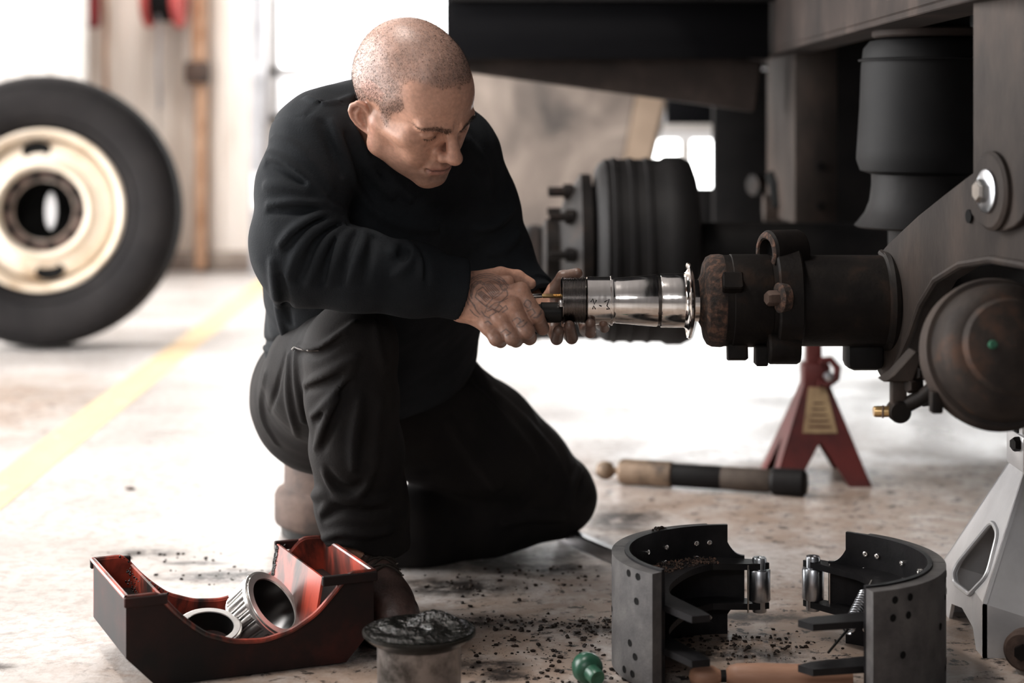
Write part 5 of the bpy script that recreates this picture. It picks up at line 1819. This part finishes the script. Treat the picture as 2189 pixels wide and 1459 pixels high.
SHIRT_FOLDS = [
    ([(576, 437), (615, 434), (653, 435), (703, 440), (748, 462)], 0.0085, 1, 0.010),
    ([(578, 452), (615, 449), (655, 450), (700, 452)], 0.0060, -1, 0.010),
    ([(600, 522), (622, 498), (653, 478), (690, 460), (738, 468)], 0.0090, 1, 0.010),
    ([(612, 530), (650, 492), (690, 472), (730, 476)], 0.0050, -1, 0.009),
    ([(616, 590), (632, 548), (662, 505), (705, 478), (736, 476)], 0.0080, 1, 0.010),
    ([(640, 598), (660, 556), (680, 520), (712, 492), (742, 484)], 0.0065, -1, 0.009),
    ([(660, 604), (680, 552), (702, 512), (738, 487)], 0.0080, 1, 0.010),
    ([(690, 606), (706, 556), (722, 516), (744, 492)], 0.0055, -1, 0.009),
    ([(703, 606), (718, 556), (732, 515), (752, 492)], 0.0075, 1, 0.009),
    ([(732, 604), (745, 560), (758, 525), (768, 496)], 0.0055, -1, 0.009),
    ([(748, 600), (760, 556), (772, 520), (778, 494)], 0.0075, 1, 0.009),
    ([(778, 600), (788, 560), (796, 530), (800, 505)], 0.0050, -1, 0.010),
    ([(777, 492), (808, 505), (832, 524), (842, 546)], 0.0070, 1, 0.009),
    ([(836, 540), (848, 524), (868, 522), (882, 542), (868, 568), (846, 590)], 0.0085, 1, 0.010),
    ([(856, 545), (868, 540), (866, 556)], 0.0060, -1, 0.009),
    ([(892, 540), (900, 560), (902, 590)], 0.0055, 1, 0.008),
    ([(905, 542), (912, 570), (912, 610)], 0.0040, -1, 0.006),
    # upper arm and shoulder
    ([(572, 330), (600, 345), (640, 372), (690, 420)], 0.0075, 1, 0.014),
    ([(570, 352), (605, 362), (650, 390)], 0.0050, -1, 0.012),
    ([(583, 300), (623, 312), (663, 345), (706, 402)], 0.0070, 1, 0.014),
    ([(570, 395), (600, 400), (650, 412)], 0.0060, 1, 0.014),
    ([(688, 262), (702, 300), (718, 340), (732, 372)], 0.0060, -1, 0.012),
    ([(712, 262), (730, 310), (746, 352), (758, 392)], 0.0075, 1, 0.012),
    ([(761, 274), (780, 322), (806, 378), (838, 420)], 0.0075, 1, 0.012),
    ([(778, 290), (800, 340), (824, 382)], 0.0055, -1, 0.010),
    ([(798, 296), (816, 342), (846, 392), (880, 425)], 0.0070, 1, 0.012),
    ([(740, 290), (758, 340), (780, 390), (800, 440)], 0.0050, -1, 0.010),
    ([(760, 400), (800, 450), (860, 480), (930, 490)], 0.0060, 1, 0.014),
    ([(655, 208), (690, 220), (720, 218), (752, 205)], 0.0040, 1, 0.010),
    # back and side below the elbow
    ([(582, 560), (590, 620), (602, 690), (612, 730)], 0.0080, 1, 0.012),
    ([(600, 590), (610, 640), (622, 690)], 0.0055, -1, 0.010),
    ([(566, 742), (590, 752), (620, 742)], 0.0070, 1, 0.010),
    ([(560, 728), (585, 734), (612, 722)], 0.0055, -1, 0.008),
    # left sleeve
    ([(1000, 300), (1030, 350), (1050, 420)], 0.0070, 1, 0.014),
    ([(1110, 500), (1080, 530), (1050, 540)], 0.0075, 1, 0.012),
    ([(1096, 450), (1060, 480), (1020, 490)], 0.0070, 1, 0.012),
]
SEAMS = [
    [(578, 262), (592, 252), (604, 247), (620, 250), (636, 250), (652, 244), (664, 242), (676, 230), (690, 218), (712, 214), (730, 218)],
    [(655, 250), (658, 244), (668, 228), (690, 216)],
]
PANT_FOLDS = [
    ([(634, 740), (660, 747), (690, 742), (726, 716), (757, 690)], 0.0080, 1, 0.008),
    ([(640, 752), (668, 758), (700, 746), (730, 722)], 0.0060, -1, 0.008),
    ([(651, 822), (672, 814), (700, 800), (735, 778), (765, 762)], 0.0090, 1, 0.009),
    ([(655, 834), (690, 820), (726, 800)], 0.0060, -1, 0.008),
    ([(667, 890), (690, 872), (712, 850), (738, 818), (756, 780)], 0.0085, 1, 0.010),
    ([(672, 902), (700, 880), (725, 850), (745, 815)], 0.0060, -1, 0.009),
    ([(674, 958), (690, 920), (704, 885), (722, 850)], 0.0080, 1, 0.009),
    ([(690, 960), (704, 925), (718, 890), (735, 860)], 0.0055, -1, 0.009),
    ([(609, 754), (598, 800), (590, 840), (576, 880)], 0.0045, -1, 0.006),
    ([(632, 752), (634, 800), (640, 850), (648, 900)], 0.0070, 1, 0.010),
    ([(618, 760), (616, 820), (622, 880), (634, 930)], 0.0060, 1, 0.010),
    ([(570, 800), (560, 850), (566, 900), (590, 945)], 0.0070, 1, 0.012),
    ([(804, 692), (808, 740), (822, 790)], 0.0065, 1, 0.012),
    ([(756, 1000), (758, 940), (764, 890), (770, 850)], 0.0080, 1, 0.012),
    ([(800, 1000), (804, 930), (812, 860)], 0.0070, 1, 0.012),
    ([(692, 1010), (716, 1048), (752, 1064), (780, 1044), (796, 1004)], 0.0075, 1, 0.009),
    ([(700, 1002), (722, 1034), (750, 1046), (772, 1030)], 0.0065, -1, 0.009),
    ([(666, 1060), (688, 1054), (704, 1058)], 0.0090, 1, 0.010),
    ([(686, 1096), (712, 1066), (756, 1068), (792, 1074), (830, 1062)], 0.0080, 1, 0.009),
    ([(690, 1112), (730, 1092), (780, 1096), (830, 1090)], 0.0060, -1, 0.009),
    ([(690, 1150), (730, 1138), (790, 1142), (840, 1132)], 0.0060, 1, 0.010),
    ([(1010, 830), (1060, 880), (1120, 950), (1160, 1010)], 0.0080, 1, 0.016),
    ([(1060, 840), (1120, 900), (1180, 970), (1210, 1030)], 0.0080, 1, 0.016),
    ([(1240, 1000), (1222, 1040), (1220, 1085)], 0.0070, 1, 0.012),
    ([(1200, 1110), (1140, 1105), (1080, 1120)], 0.0080, 1, 0.012),
    ([(960, 900), (1000, 960), (1060, 1040)], 0.0080, 1, 0.016),
]
SF = fold_set(shirt_base, SHIRT_FOLDS, 2.5, 3.7)
PF = fold_set(trouser_base, PANT_FOLDS, 2.6, 3.8)
SEAMP = [cast(shirt_base, smooth_poly(s, 6), 2.5, 3.6) for s in SEAMS]
HEMC = PX(800, 765, 3.34)


def shirt_field(p):
    d = shirt_base(p)
    d = d - 0.0022 * wob(p, 60) - 0.0012 * wob(p, 130, 5)
    d = apply_folds(p, d, SF)
    for s in SEAMP:
        m = ((p > s.min(0) - 0.02) & (p < s.max(0) + 0.02)).all(1) & (np.abs(d) < 0.02)
        if m.any():
            d[m] = smax(d[m], -chain(p[m], [(q, 0.0016) for q in s]), 0.003)
    # cuffs: a plain band, cut square and hollow
    for (c, n, r) in ((CUFF_R[0], CUFF_RN, 0.0500), (CUFF_L[0], CUFF_LN, 0.0490)):
        q = p - c
        t = q @ n.astype(F32)
        m = (t > -0.09) & (t < 0.10) & (((q - t[:, None] * n.astype(F32)) ** 2).sum(1) < 0.0085)
        if not m.any():
            continue
        rad = np.sqrt(((q - t[:, None] * n.astype(F32)) ** 2).sum(1))[m]
        tm = t[m]
        band = np.maximum(rad - r, np.abs(tm + 0.029) - 0.031)
        dm = np.minimum(np.where(tm > -0.058, np.maximum(d[m], tm + 0.020), d[m]), band)
        dm = smax(dm, -np.maximum(rad - (r - 0.0110), -(tm + 0.030)), 0.001)
        d[m] = dm
    # neck opening with a ribbed collar
    nd_ = (NECK1 - NECK0) / np.linalg.norm(NECK1 - NECK0)
    cc_ = NECK0 + nd_ * 0.085
    q = p - cc_
    t = q @ nd_
    rad = np.sqrt(np.maximum(((q - t[:, None] * nd_) ** 2).sum(1), 0))
    d = smax(d, -np.maximum(rad - 0.066, t - 0.05), 0.006)
    col = np.sqrt((rad - 0.0695) ** 2 * 1.0 + (np.maximum(np.abs(t) - 0.010, 0)) ** 2) - 0.0045
    col = col + 0.0005 * np.sin(np.arctan2(q[:, 0], q[:, 2]) * 90)
    d = smin(d, col.astype(F32), 0.010)
    return d


ANK = PX(788, 1200, 3.075)


def trouser_field(p):
    d = trouser_base(p)
    d = d - 0.0022 * wob(p, 55, 3) - 0.0012 * wob(p, 120, 9)
    d = apply_folds(p, d, PF)
    # cuff of the near leg: cut and hollow
    cutz = ANK[2] + 0.030
    near = (np.abs(p[:, 0] - ANK[0]) < 0.13) & (np.abs(p[:, 1] - ANK[1]) < 0.14) & (p[:, 2] < 0.2)
    d = np.where(near, np.maximum(d, cutz - p[:, 2] + 0.012 * np.sin(p[:, 0] * 40)), d)
    rad = np.sqrt((p[:, 0] - ANK[0]) ** 2 + (p[:, 1] - ANK[1]) ** 2)
    d = np.where(near, smax(d, -np.maximum(rad - 0.060, p[:, 2] - cutz - 0.03), 0.002), d)
    d = np.maximum(d, 0.003 - p[:, 2])
    # keep the hollow waist below the shirt
    return d


def body_under(p):
    """slim body inside the clothes"""
    d = None
    for ch, f in ((TR_R, .72), (TR_L, .72), (TR_M, .75), (TRAP, .6), (SL_R[:-1], .62), (SL_L[:-1], .62), (TH_R, .70), (SH_R, .68), (TH_L, .70), (SH_L, .68), (PELV, .75), (BUTT, .7)):
        e = chain(p, [(a, r * f) for a, r in ch])
        d = e if d is None else smin(d, e, 0.03)
    d = smin(d, cap(p, PX(880, 597, 2.885), W_R, 0.028, 0.026), 0.01)
    d = smin(d, cap(p, PX(1110, 640, 3.14), W_L, 0.028, 0.025), 0.01)
    d = smin(d, cap(p, NECK0, NECK1, 0.05, 0.057), 0.03)
    d = smin(d, cap(p, PX(790, 1150, 3.075), PX(792, 1225, 3.09), 0.034, 0.028), 0.01)
    d = smin(d, cap(p, PX(788, 1225, 3.08), PX(806, 1275, 3.01), 0.03, 0.022), 0.01)
    d = smin(d, cap(p, PX(840, 1135, 3.46), PX(800, 1140, 3.47), 0.045, 0.04), 0.01)
    return np.maximum(d, 0.012 - p[:, 2])
# ------------------------------------------------------------------ the kneeling mechanic
def boot_field(p):
    """near (right) boot, toe toward the viewer"""
    h0, t0 = PX(774, 1290, 3.135), PX(858, 1330, 2.895)
    h0[2] = t0[2] = 0.0
    ax_ = (t0 - h0)
    ln = float(np.linalg.norm(ax_))
    ax_ = ax_ / ln
    sd_ = np.array((ax_[1], -ax_[0], 0), dtype=F32)
    q = p - h0
    u, s, z = q @ ax_, q @ sd_, p[:, 2]
    L_ = np.stack([u, s, z], 1).astype(F32)
    d = chain(L_, [(A3((0.01, 0, 0.062)), 0.036), (A3((0.09, 0.002, 0.058)), 0.041), (A3((0.18, 0.006, 0.050)), 0.045), (A3((0.225, 0.004, 0.046)), 0.041)], 0.01)
    d = smin(d, chain(L_, [(A3((0.025, 0, 0.06)), 0.040), (A3((0.045, 0, 0.125)), 0.045), (A3((0.052, 0, 0.18)), 0.050)], 0.01), 0.02)
    d = smin(d, cap(L_, A3((0.075, 0, 0.115)), A3((0.19, 0.004, 0.058)), 0.030, 0.030), 0.02)
    d = smax(d, 0.022 - z, 0.004)
    return d


def sole_field(p):
    h0, t0 = PX(774, 1290, 3.135), PX(858, 1330, 2.895)
    h0[2] = t0[2] = 0.0
    ax_ = (t0 - h0) / np.linalg.norm(t0 - h0)
    sd_ = np.array((ax_[1], -ax_[0], 0), dtype=F32)
    q = p - h0
    L_ = np.stack([q @ ax_, q @ sd_, np.zeros(len(p), F32)], 1).astype(F32)
    d2 = chain(L_, [(A3((0.008, 0, 0)), 0.040), (A3((0.09, 0.002, 0)), 0.040), (A3((0.18, 0.006, 0)), 0.0495), (A3((0.228, 0.004, 0)), 0.046)], 0.02)
    z = p[:, 2]
    d = smax(d2 + 0.0012 * (np.sin(z * 900)), np.abs(z - 0.014) - 0.0125, 0.003)
    gap = np.maximum(np.abs(L_[:, 0] - 0.085) - 0.02, z - 0.012)
    return smax(d, -gap, 0.003)


body = None
vh, qh = mesh_field(head_world, HC - np.array((0.17, 0.17, 0.19)), HC + np.array((0.17, 0.19, 0.17)), 0.0018)
vr, qr = mesh_field(rhand, PX(1060, 650, 2.9) - A3((0.125, 0.06, 0.11)), PX(1060, 650, 2.9) + A3((0.1, 0.11, 0.1)), 0.0013)
vl, ql = mesh_field(lhand, PX(1210, 660, 3.0) - A3((0.13, 0.12, 0.1)), PX(1210, 660, 3.0) + A3((0.1, 0.16, 0.1)), 0.0016)
vb, qb = mesh_field(body_under, (-.55, 2.7, 0), (.26, 3.75, 1.0), 0.009)

person = np_obj('person', vb, qb, 'skin')
tag(person, 'kneeling person with shaved head, black work clothes and tattooed hand holding a rod', 'person')
for nm, v, q in (('tmp_head', vh, qh), ('tmp_right', vr, qr), ('tmp_left', vl, ql)):
    o = np_obj(nm, v, q, 'skin')
    md = person.modifiers.new(nm, 'BOOLEAN')
    md.operation = 'UNION'
    md.solver = 'EXACT'
    md.object = o
dg = bpy.context.evaluated_depsgraph_get()
me = bpy.data.meshes.new_from_object(person.evaluated_get(dg))
ok = len(me.vertices) > 0.8 * (len(vh) + len(vr))
if not ok:      # plain join if the union fails
    off, V, Q = 0, [], []
    for v, q in ((vb, qb), (vh, qh), (vr, qr), (vl, ql)):
        V.append(v)
        Q.append(q + off)
        off += len(v)
    me = np_mesh('person', np.concatenate(V), np.concatenate(Q))
    me.materials.append(M['skin'])

person.modifiers.clear()
person.data = me
me.name = 'person'
for nm in ('tmp_head', 'tmp_right', 'tmp_left'):
    bpy.data.objects.remove(bpy.data.objects[nm])
me.shade_smooth()

# --- skin colours
nv = len(me.vertices)
co = np.zeros(nv * 3, F32)
me.vertices.foreach_get('co', co)
co = co.reshape(-1, 3)


def sstep(x, a, b):
    t = np.clip((x - a) / (b - a), 0, 1)
    return t * t * (3 - 2 * t)


def hair_edge(h):
    """> 0 where scalp hair grows (head frame)"""
    x, y, z = np.abs(h[:, 0]), h[:, 1], h[:, 2]
    zb = np.interp(y, [-0.12, -0.050, -0.034, -0.020, 0.006, 0.012, 0.020, 0.030], [-0.050, -0.050, -0.012, 0.026, 0.030, 0.010, 0.004, 0.006])
    yb = np.interp(z, [0.004, 0.010, 0.030, 0.041, 0.046, 0.056, 0.069, 0.080, 0.088], [0.0275, 0.0275, 0.029, 0.046, 0.0515, 0.050, 0.045, 0.040, 0.036])
    za = np.interp(y, [0.030, 0.039, 0.048, 0.066, 0.078, 0.086, 0.095], [0.092, 0.093, 0.0975, 0.0975, 0.0965, 0.0990, 0.0900])
    e = np.maximum(np.minimum(yb - y, z - zb), z - za)
    e = np.where(y < -0.02, z - zb, e)
    return e + 0.0022 * np.sin(h[:, 1] * 300) * np.sin(h[:, 0] * 340 + 1)


hq = to_head(co)
dist_head = np.sqrt((hq ** 2).sum(1))
ishead = dist_head < 0.21
base = np.array((0.50, 0.275, 0.195))
col = np.tile(base, (nv, 1))
wv = wob(co, 90, 2)
col *= (1 + 0.07 * wv)[:, None]


def blend(mask, c, amt=1.0):
    global col
    m = np.clip(mask * amt, 0, 1)[:, None]
    col = col * (1 - m) + np.array(c) * m


ax_ = np.abs(hq[:, 0])
hx, hy_, hz = hq.T
hm_ = hair_edge(hq)
shaved = sstep(hm_, -0.006, 0.012) * ishead
blend(shaved * (0.75 + 0.25 * wob(co, 700, 7)), (0.27, 0.195, 0.168), 0.75)
# beard shadow, lips, brows, ears, lash line
sh_ = np.exp(-((hz + 0.080) / 0.024) ** 2) * (hy_ > 0.02) * ishead
blend(sh_, (0.13, 0.082, 0.066), 0.60)
ms = np.exp(-((hz + 0.046) / 0.006) ** 2) * np.exp(-(ax_ / 0.022) ** 2) * (hy_ > 0.06) * ishead
blend(ms, (0.16, 0.095, 0.075), 0.5)
lp_ = np.exp(-((hz + 0.0605) / 0.0085) ** 4) * sstep(0.026 - ax_, -0.002, 0.004) * (hy_ > 0.078) * ishead
blend(lp_, (0.30, 0.125, 0.100), 0.75)
zb_ = np.interp(ax_, [0.006, 0.02, 0.036, 0.052, 0.064], [0.0245, 0.0265, 0.0310, 0.0285, 0.024])
br_ = np.exp(-((hz - zb_) / np.interp(ax_, [0.006, 0.03, 0.060], [0.0064, 0.0050, 0.0024])) ** 4) * sstep(ax_, 0.010, 0.014) * sstep(0.064 - ax_, 0, 0.012) * (hy_ > 0.05) * ishead
blend(br_, (0.06, 0.038, 0.03), 0.6)
el_ = np.exp(-((hz - np.interp(ax_, [0.020, 0.033, 0.046], [0.0045, 0.0020, 0.0038])) / 0.0016) ** 2) * sstep(ax_, 0.0185, 0.022) * sstep(0.048 - ax_, 0, 0.004) * (hy_ > 0.07) * ishead
blend(el_, (0.018, 0.012, 0.010), 0.95)
so_ = np.exp(-((hz - 0.010) / 0.010) ** 2) * np.exp(-((ax_ - 0.028) / 0.017) ** 2) * (hy_ > 0.065) * ishead
blend(so_, (0.27, 0.14, 0.10), 0.5)  # eye socket shade painted into the skin colour
sl_ = np.exp(-((hz + 0.0605) / 0.0016) ** 2) * sstep(0.029 - ax_, 0, 0.004) * (hy_ > 0.07) * ishead
blend(sl_, (0.05, 0.02, 0.018), 0.85)
er_ = (ax_ > 0.076) * ishead * (hy_ < 0.012)
blend(er_, (0.52, 0.27, 0.20), 0.6)
no_ = np.exp(-(((hx) ** 2 + (hy_ - 0.108) ** 2 + (hz + 0.024) ** 2) / 0.022 ** 2)) * ishead
blend(no_, (0.50, 0.25, 0.18), 0.6)
# working grime on the hands, with the shade on the fingers painted in
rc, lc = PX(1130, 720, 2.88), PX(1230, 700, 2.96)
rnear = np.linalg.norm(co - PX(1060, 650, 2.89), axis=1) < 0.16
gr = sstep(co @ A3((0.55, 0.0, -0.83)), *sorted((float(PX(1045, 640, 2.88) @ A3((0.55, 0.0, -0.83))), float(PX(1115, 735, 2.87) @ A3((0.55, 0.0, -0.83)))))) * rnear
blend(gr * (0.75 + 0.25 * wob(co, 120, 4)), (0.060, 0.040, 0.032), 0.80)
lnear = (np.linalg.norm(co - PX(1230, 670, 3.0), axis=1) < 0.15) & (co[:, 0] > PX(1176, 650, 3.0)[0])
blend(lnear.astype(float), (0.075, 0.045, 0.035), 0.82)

# --- tattoo lines on the back of the right hand, drawn where the photo shows them
def zt(pts):        # from the 5.76x close-up of the hand
    return [(960 + x / 5.76, 540 + y / 5.76) for x, y in pts]


def arc_px(cx, cy, rx, ry, a0, a1, n=14, rot=0):
    o = []
    for i in range(n + 1):
        a = math.radians(a0 + (a1 - a0) * i / n)
        x_, y_ = rx * math.cos(a), ry * math.sin(a)
        c_, s_ = math.cos(math.radians(rot)), math.sin(math.radians(rot))
        o.append((cx + x_ * c_ - y_ * s_, cy + x_ * s_ + y_ * c_))
    return o


TAT = [zt(arc_px(470, 520, r, r * 0.93, a0, a1)) for r, a0, a1 in ((285, 190, 322), (262, 184, 330), (238, 195, 318), (205, 176, 250), (188, 180, 246), (220, 275, 330), (196, 282, 340))]
for r in (60, 85):
    TAT.append(zt(arc_px(365, 420, r, r * 0.8, 170, 330)))
for (x0, y0) in ((430, 385), (330, 470)):
    pass
# two barred letter blocks running down to the lower left
blk1 = [(420, 375), (490, 345), (620, 480), (545, 540), (420, 375)]
blk2 = [(345, 470), (415, 420), (540, 560), (450, 660), (320, 545), (345, 470)]
TAT += [zt(blk1), zt(blk2)]
for t in (0.25, 0.5, 0.75):
    TAT.append(zt([(420 + 70 * t + 14, 375 - 30 * t + 18), (545 + 75 * t - 14, 540 - 60 * t - 18)]))
for t in (0.18, 0.36, 0.54, 0.72):
    TAT.append(zt([(335 + 80 * t, 480 - 45 * t + 24), (455 + 85 * t - 16, 640 - 85 * t - 22)]))
TAT += [zt(s) for s in (
    [(560, 560), (640, 500), (690, 440), (720, 520), (650, 590), (600, 640)], [(480, 690), (560, 620), (640, 600), (720, 560)], [(470, 720), (540, 690), (580, 730), (500, 780)],
    [(560, 700), (620, 640), (660, 680), (610, 730), (560, 700)], [(640, 700), (700, 650), (720, 690), (660, 730)], [(640, 400), (690, 380), (720, 430), (680, 470)],
    [(560, 330), (620, 360), (640, 420)], [(600, 320), (680, 350), (730, 400)], [(280, 560), (260, 480), (280, 400)], [(300, 640), (240, 560), (225, 470)], [(240, 640), (205, 560), (195, 450)],
    [(330, 700), (290, 620)], [(380, 760), (330, 700), (310, 640)], [(260, 700), (310, 760), (360, 790)], [(400, 720), (440, 780), (500, 800)], [(440, 740), (470, 660)],
    [(920, 640), (960, 580), (1010, 620), (980, 680), (930, 650)], [(960, 720), (1030, 690), (1060, 740), (1000, 790)], [(1080, 800), (1120, 740), (1140, 700)], [(1040, 800), (1100, 790), (1140, 740)],
    [(780, 840), (840, 800), (880, 840), (830, 900), (900, 910), (960, 850)], [(860, 870), (920, 830)], [(640, 980), (700, 940), (760, 990), (700, 1020)], [(520, 880), (480, 840), (440, 860)],
    [(180, 380), (240, 350), (300, 290)], [(200, 420), (270, 330), (360, 270)])]
hand_idx = np.where(rnear)[0]
hp = co[hand_idx]
ink = np.zeros(len(hp))
for s in TAT:
    pts = cast(rhand, densify(smooth_poly(s, 4) if len(s) > 4 and s[0] != s[-1] else s, 1.0), 2.75, 3.1, 60)
    good = np.abs(rhand(pts)) < 0.002
    pts = pts[good]
    for i in range(0, len(pts), 40):
        dd = ((hp[:, None, :] - pts[None, i:i + 40]) ** 2).sum(2).min(1)
        ink = np.maximum(ink, np.exp(-dd / (0.0010 ** 2)))
# soft shading round the lettering
for (x, y, r, a) in ((470, 300, 0.012, 0.30), (300, 420, 0.010, 0.35), (230, 430, 0.009, 0.4), (560, 640, 0.010, 0.35), (400, 720, 0.011, 0.35), (680, 420, 0.010, 0.3), (980, 640, 0.008, 0.35), (860, 860, 0.007, 0.35)):
    c_ = cast(rhand, zt([(x, y)]), 2.75, 3.1, 60)[0]
    ink = np.maximum(ink, a * np.exp(-((hp - c_) ** 2).sum(1) / r ** 2) * (0.7 + 0.3 * wob(hp, 500, 1)))
full = np.zeros(nv)
full[hand_idx] = ink
blend(full, (0.045, 0.045, 0.052), 0.86)
col = np.clip(col, 0.004, 0.9)
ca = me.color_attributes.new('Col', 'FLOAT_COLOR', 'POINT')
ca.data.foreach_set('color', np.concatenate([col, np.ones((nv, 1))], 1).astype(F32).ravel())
if len(me.materials) == 0:
    me.materials.append(M['skin'])


# --- buzz cut and brows: short hairs as slim triangles
def hairs(idx, n, length, width, lean, name, seed):
    r = np.random.default_rng(seed)
    pick = r.choice(idx, n)
    h = hq[pick] * HS_
    e = 0.0006
    g = np.stack([head_field(hq[pick] + np.eye(3, dtype=F32)[i] * e) - head_field(hq[pick] - np.eye(3, dtype=F32)[i] * e) for i in range(3)], 1)
    g /= np.linalg.norm(g, axis=1)[:, None] + 1e-9
    nw = g @ HR.T
    p0 = co[pick] + r.normal(size=(n, 3)) * 0.0007
    flow = np.array(lean) @ HR.T
    d = nw * 0.45 + flow * 0.8 + r.normal(size=(n, 3)) * 0.22
    d /= np.linalg.norm(d, axis=1)[:, None]
    s = np.cross(d, r.normal(size=(n, 3)))
    s /= np.linalg.norm(s, axis=1)[:, None] + 1e-9
    ln_ = length * r.uniform(0.6, 1.2, (n, 1))
    v = np.stack([p0 + s * width - nw * 0.0004, p0 - s * width - nw * 0.0004, p0 + d * ln_], 1).reshape(-1, 3)
    o = np_obj(name, v.astype(F32), np.arange(n * 3).reshape(-1, 3), 'hair', person)
    return tag(o, kind='stuff')


scalp = np.where(ishead & (hm_ > 0.0) & ~((ax_ > 0.0765) & (hy_ < 0.006) & (hz < 0.034)) & (np.abs(head_field(hq)) < 0.002))[0]
hairs(scalp, 52000, 0.0028, 0.00019, (0, 0.55, -0.75), 'buzz_cut', 5)
brow = np.where((br_ > 0.45) & (np.abs(head_field(hq)) < 0.002))[0]
if len(brow) > 50:
    hairs(brow, 1100, 0.0060, 0.00020, (0, -0.2, 0.25), 'eyebrow', 6)
lash = np.where((el_ > 0.6) & (hz > 0.0012) & (np.abs(head_field(hq)) < 0.003))[0]
if len(lash) > 20:
    hairs(lash, 130, 0.0042, 0.00018, (0, 0.9, -0.5), 'eyelash', 8)

# --- clothes
v, q = mesh_field(shirt_field, (-.56, 2.70, .28), (.25, 3.62, 1.0), 0.0036)
shirt = np_obj('shirt', v, q, 'shirt', person)
v, q = mesh_field(trouser_field, (-.62, 2.72, -0.01), (.32, 3.90, .64), 0.004)
trousers = np_obj('trousers', v, q, 'trousers', person)
v, q = mesh_field(boot_field, (-.40, 2.76, 0.0), (-.08, 3.30, .26), 0.003)
boot = np_obj('boot', v, q, 'boot', person)
v, q = mesh_field(sole_field, (-.40, 2.76, -0.01), (-.08, 3.30, .06), 0.003)
np_obj('boot_sole', v, q, 'sole', boot)
# laces and eyelets over the instep
h0, t0 = PX(774, 1290, 3.135), PX(858, 1330, 2.895)
h0[2] = t0[2] = 0
ua = (t0 - h0) / np.linalg.norm(t0 - h0)
us = np.array((ua[1], -ua[0], 0))


def boot_pt(u, s, z0):
    """drop from above onto the boot"""
    p = np.array([h0 + ua * u + us * s + np.array((0, 0, z0))], dtype=F32)
    for _ in range(40):
        p[0, 2] -= 0.8 * float(boot_field(p)[0])
    return Vector(p[0])


for k in range(5):
    u = 0.095 + 0.018 * k
    for sg in (-1, 1):
        e = boot_pt(u, 0.024 * sg, 0.2)
        MB().lathe([(0.0018, 0.0), (0.0042, 0.0), (0.0044, 0.0016), (0.0030, 0.0022), (0.0018, 0.0016)], Matrix.Translation(e + Vector((0, 0, -0.0005))), 12).build('eyelet', 'rivet', boot)
    if k < 4:
        for sg in (-1, 1):
            pts = [boot_pt(u + 0.018 * t, sg * (-0.024 + 0.048 * t), 0.2) + Vector((0, 0, 0.0022)) for t in np.linspace(0, 1, 6)]
            MB().tube(pts, 0.0022, 6).build('lace', 'lace', boot)
for sg in (-1, 1):
    c_ = boot_pt(0.10, 0.012 * sg, 0.2)
    lp_ = [c_ + Vector((0.012 * sg * math.sin(a) * 1.3, -0.012 * (1 - math.cos(a)), 0.004 + 0.006 * math.sin(a / 2))) for a in np.linspace(0, 2 * PI, 16)]
    MB().tube(lp_, 0.0018, 6).build('lace', 'lace', boot)
# far boot: sole up behind the kneeling leg
fb_ = Vector(P(825, 1140, 3.47))
fm_ = axis_mx(fb_, (-0.96, 0.1, -0.15), (0, 0, 1))
b = bmesh.new()
bmesh.ops.create_uvsphere(b, u_segments=24, v_segments=16, radius=1)
for v_ in b.verts:
    v_.co = Vector((v_.co.x * 0.052, v_.co.y * 0.045, v_.co.z * 0.10 + 0.01))
ob = MB().bm(b, fm_)
ob.v = [Vector((v_.x, v_.y, max(v_.z, 0.004))) for v_ in ob.v]
ob.build('boot', 'boot', person)
# zip pull of the thigh pocket
zp = cast(trouser_field, [(630, 742), (640, 746), (660, 749), (682, 748)], 2.5, 3.6)
MB().tube([Vector(a) + Vector((0, -0.001, 0)) for a in zp], 0.0014, 6).build('pocket_zip', 'chromedark', trousers)
MB().tube([Vector(zp[0]) + Vector((0, -0.002, 0)), Vector(zp[0]) + Vector((-0.004, -0.004, -0.004))], 0.0022, 6).build('zip_pull', 'rivet', trousers)

# ------------------------------------------------------------------ the tool in his hands
tl = thing('threaded_rod_tool', P(1165, 645, 2.935), 'brass and steel threaded rod tool gripped before the spindle end', 'tool')
rm_ = axis_mx(P(1120, 632, 2.935), (1, 0, 0), (0, 0, 1))
k_ = 2.935 / FPX
MB().lathe([(0.0, 0.0), (0.0036, 0.0), (0.0036, 38 * k_), (0.0026, 40 * k_)], rm_, 20).build('steel_shank', 'chrome', tl)
MB().lathe([(0.0026, 38 * k_), (0.0034, 39 * k_), (0.0034, 62 * k_), (0.0030, 63 * k_)], rm_, 20).build('brass_sleeve', 'brass', tl)
pr_ = [(0.0, 62 * k_)]
z_ = 62.0
while z_ < 81:
    pr_ += [(0.0035, z_ * k_), (0.0028, (z_ + 0.8) * k_), (0.0035, (z_ + 1.6) * k_)]
    z_ += 1.8
MB().lathe(pr_, rm_, 16).build('threaded_end', 'brass', tl)
gm_ = axis_mx(P(1085, 668, 2.918), (1, 0.05, 0), (0, 0, 1))
MB().lathe([(0.0, 0.0), (0.0125, 0.001), (0.0135, 0.006), (0.0135, 70 * k_), (0.0165, 72 * k_), (0.0165, 112 * k_), (0.0145, 115 * k_), (0.0, 115 * k_)], gm_, 32).build('black_grip', 'blackmetal', tl)
MB().lathe([(0.0, 0.0), (0.004, 0.001), (0.005, 0.004), (0.0045, 0.011), (0.0, 0.012)], axis_mx(P(1199, 640, 2.905), (0, 0, -1)), 16).build('grease_nipple', 'rivet', tl)
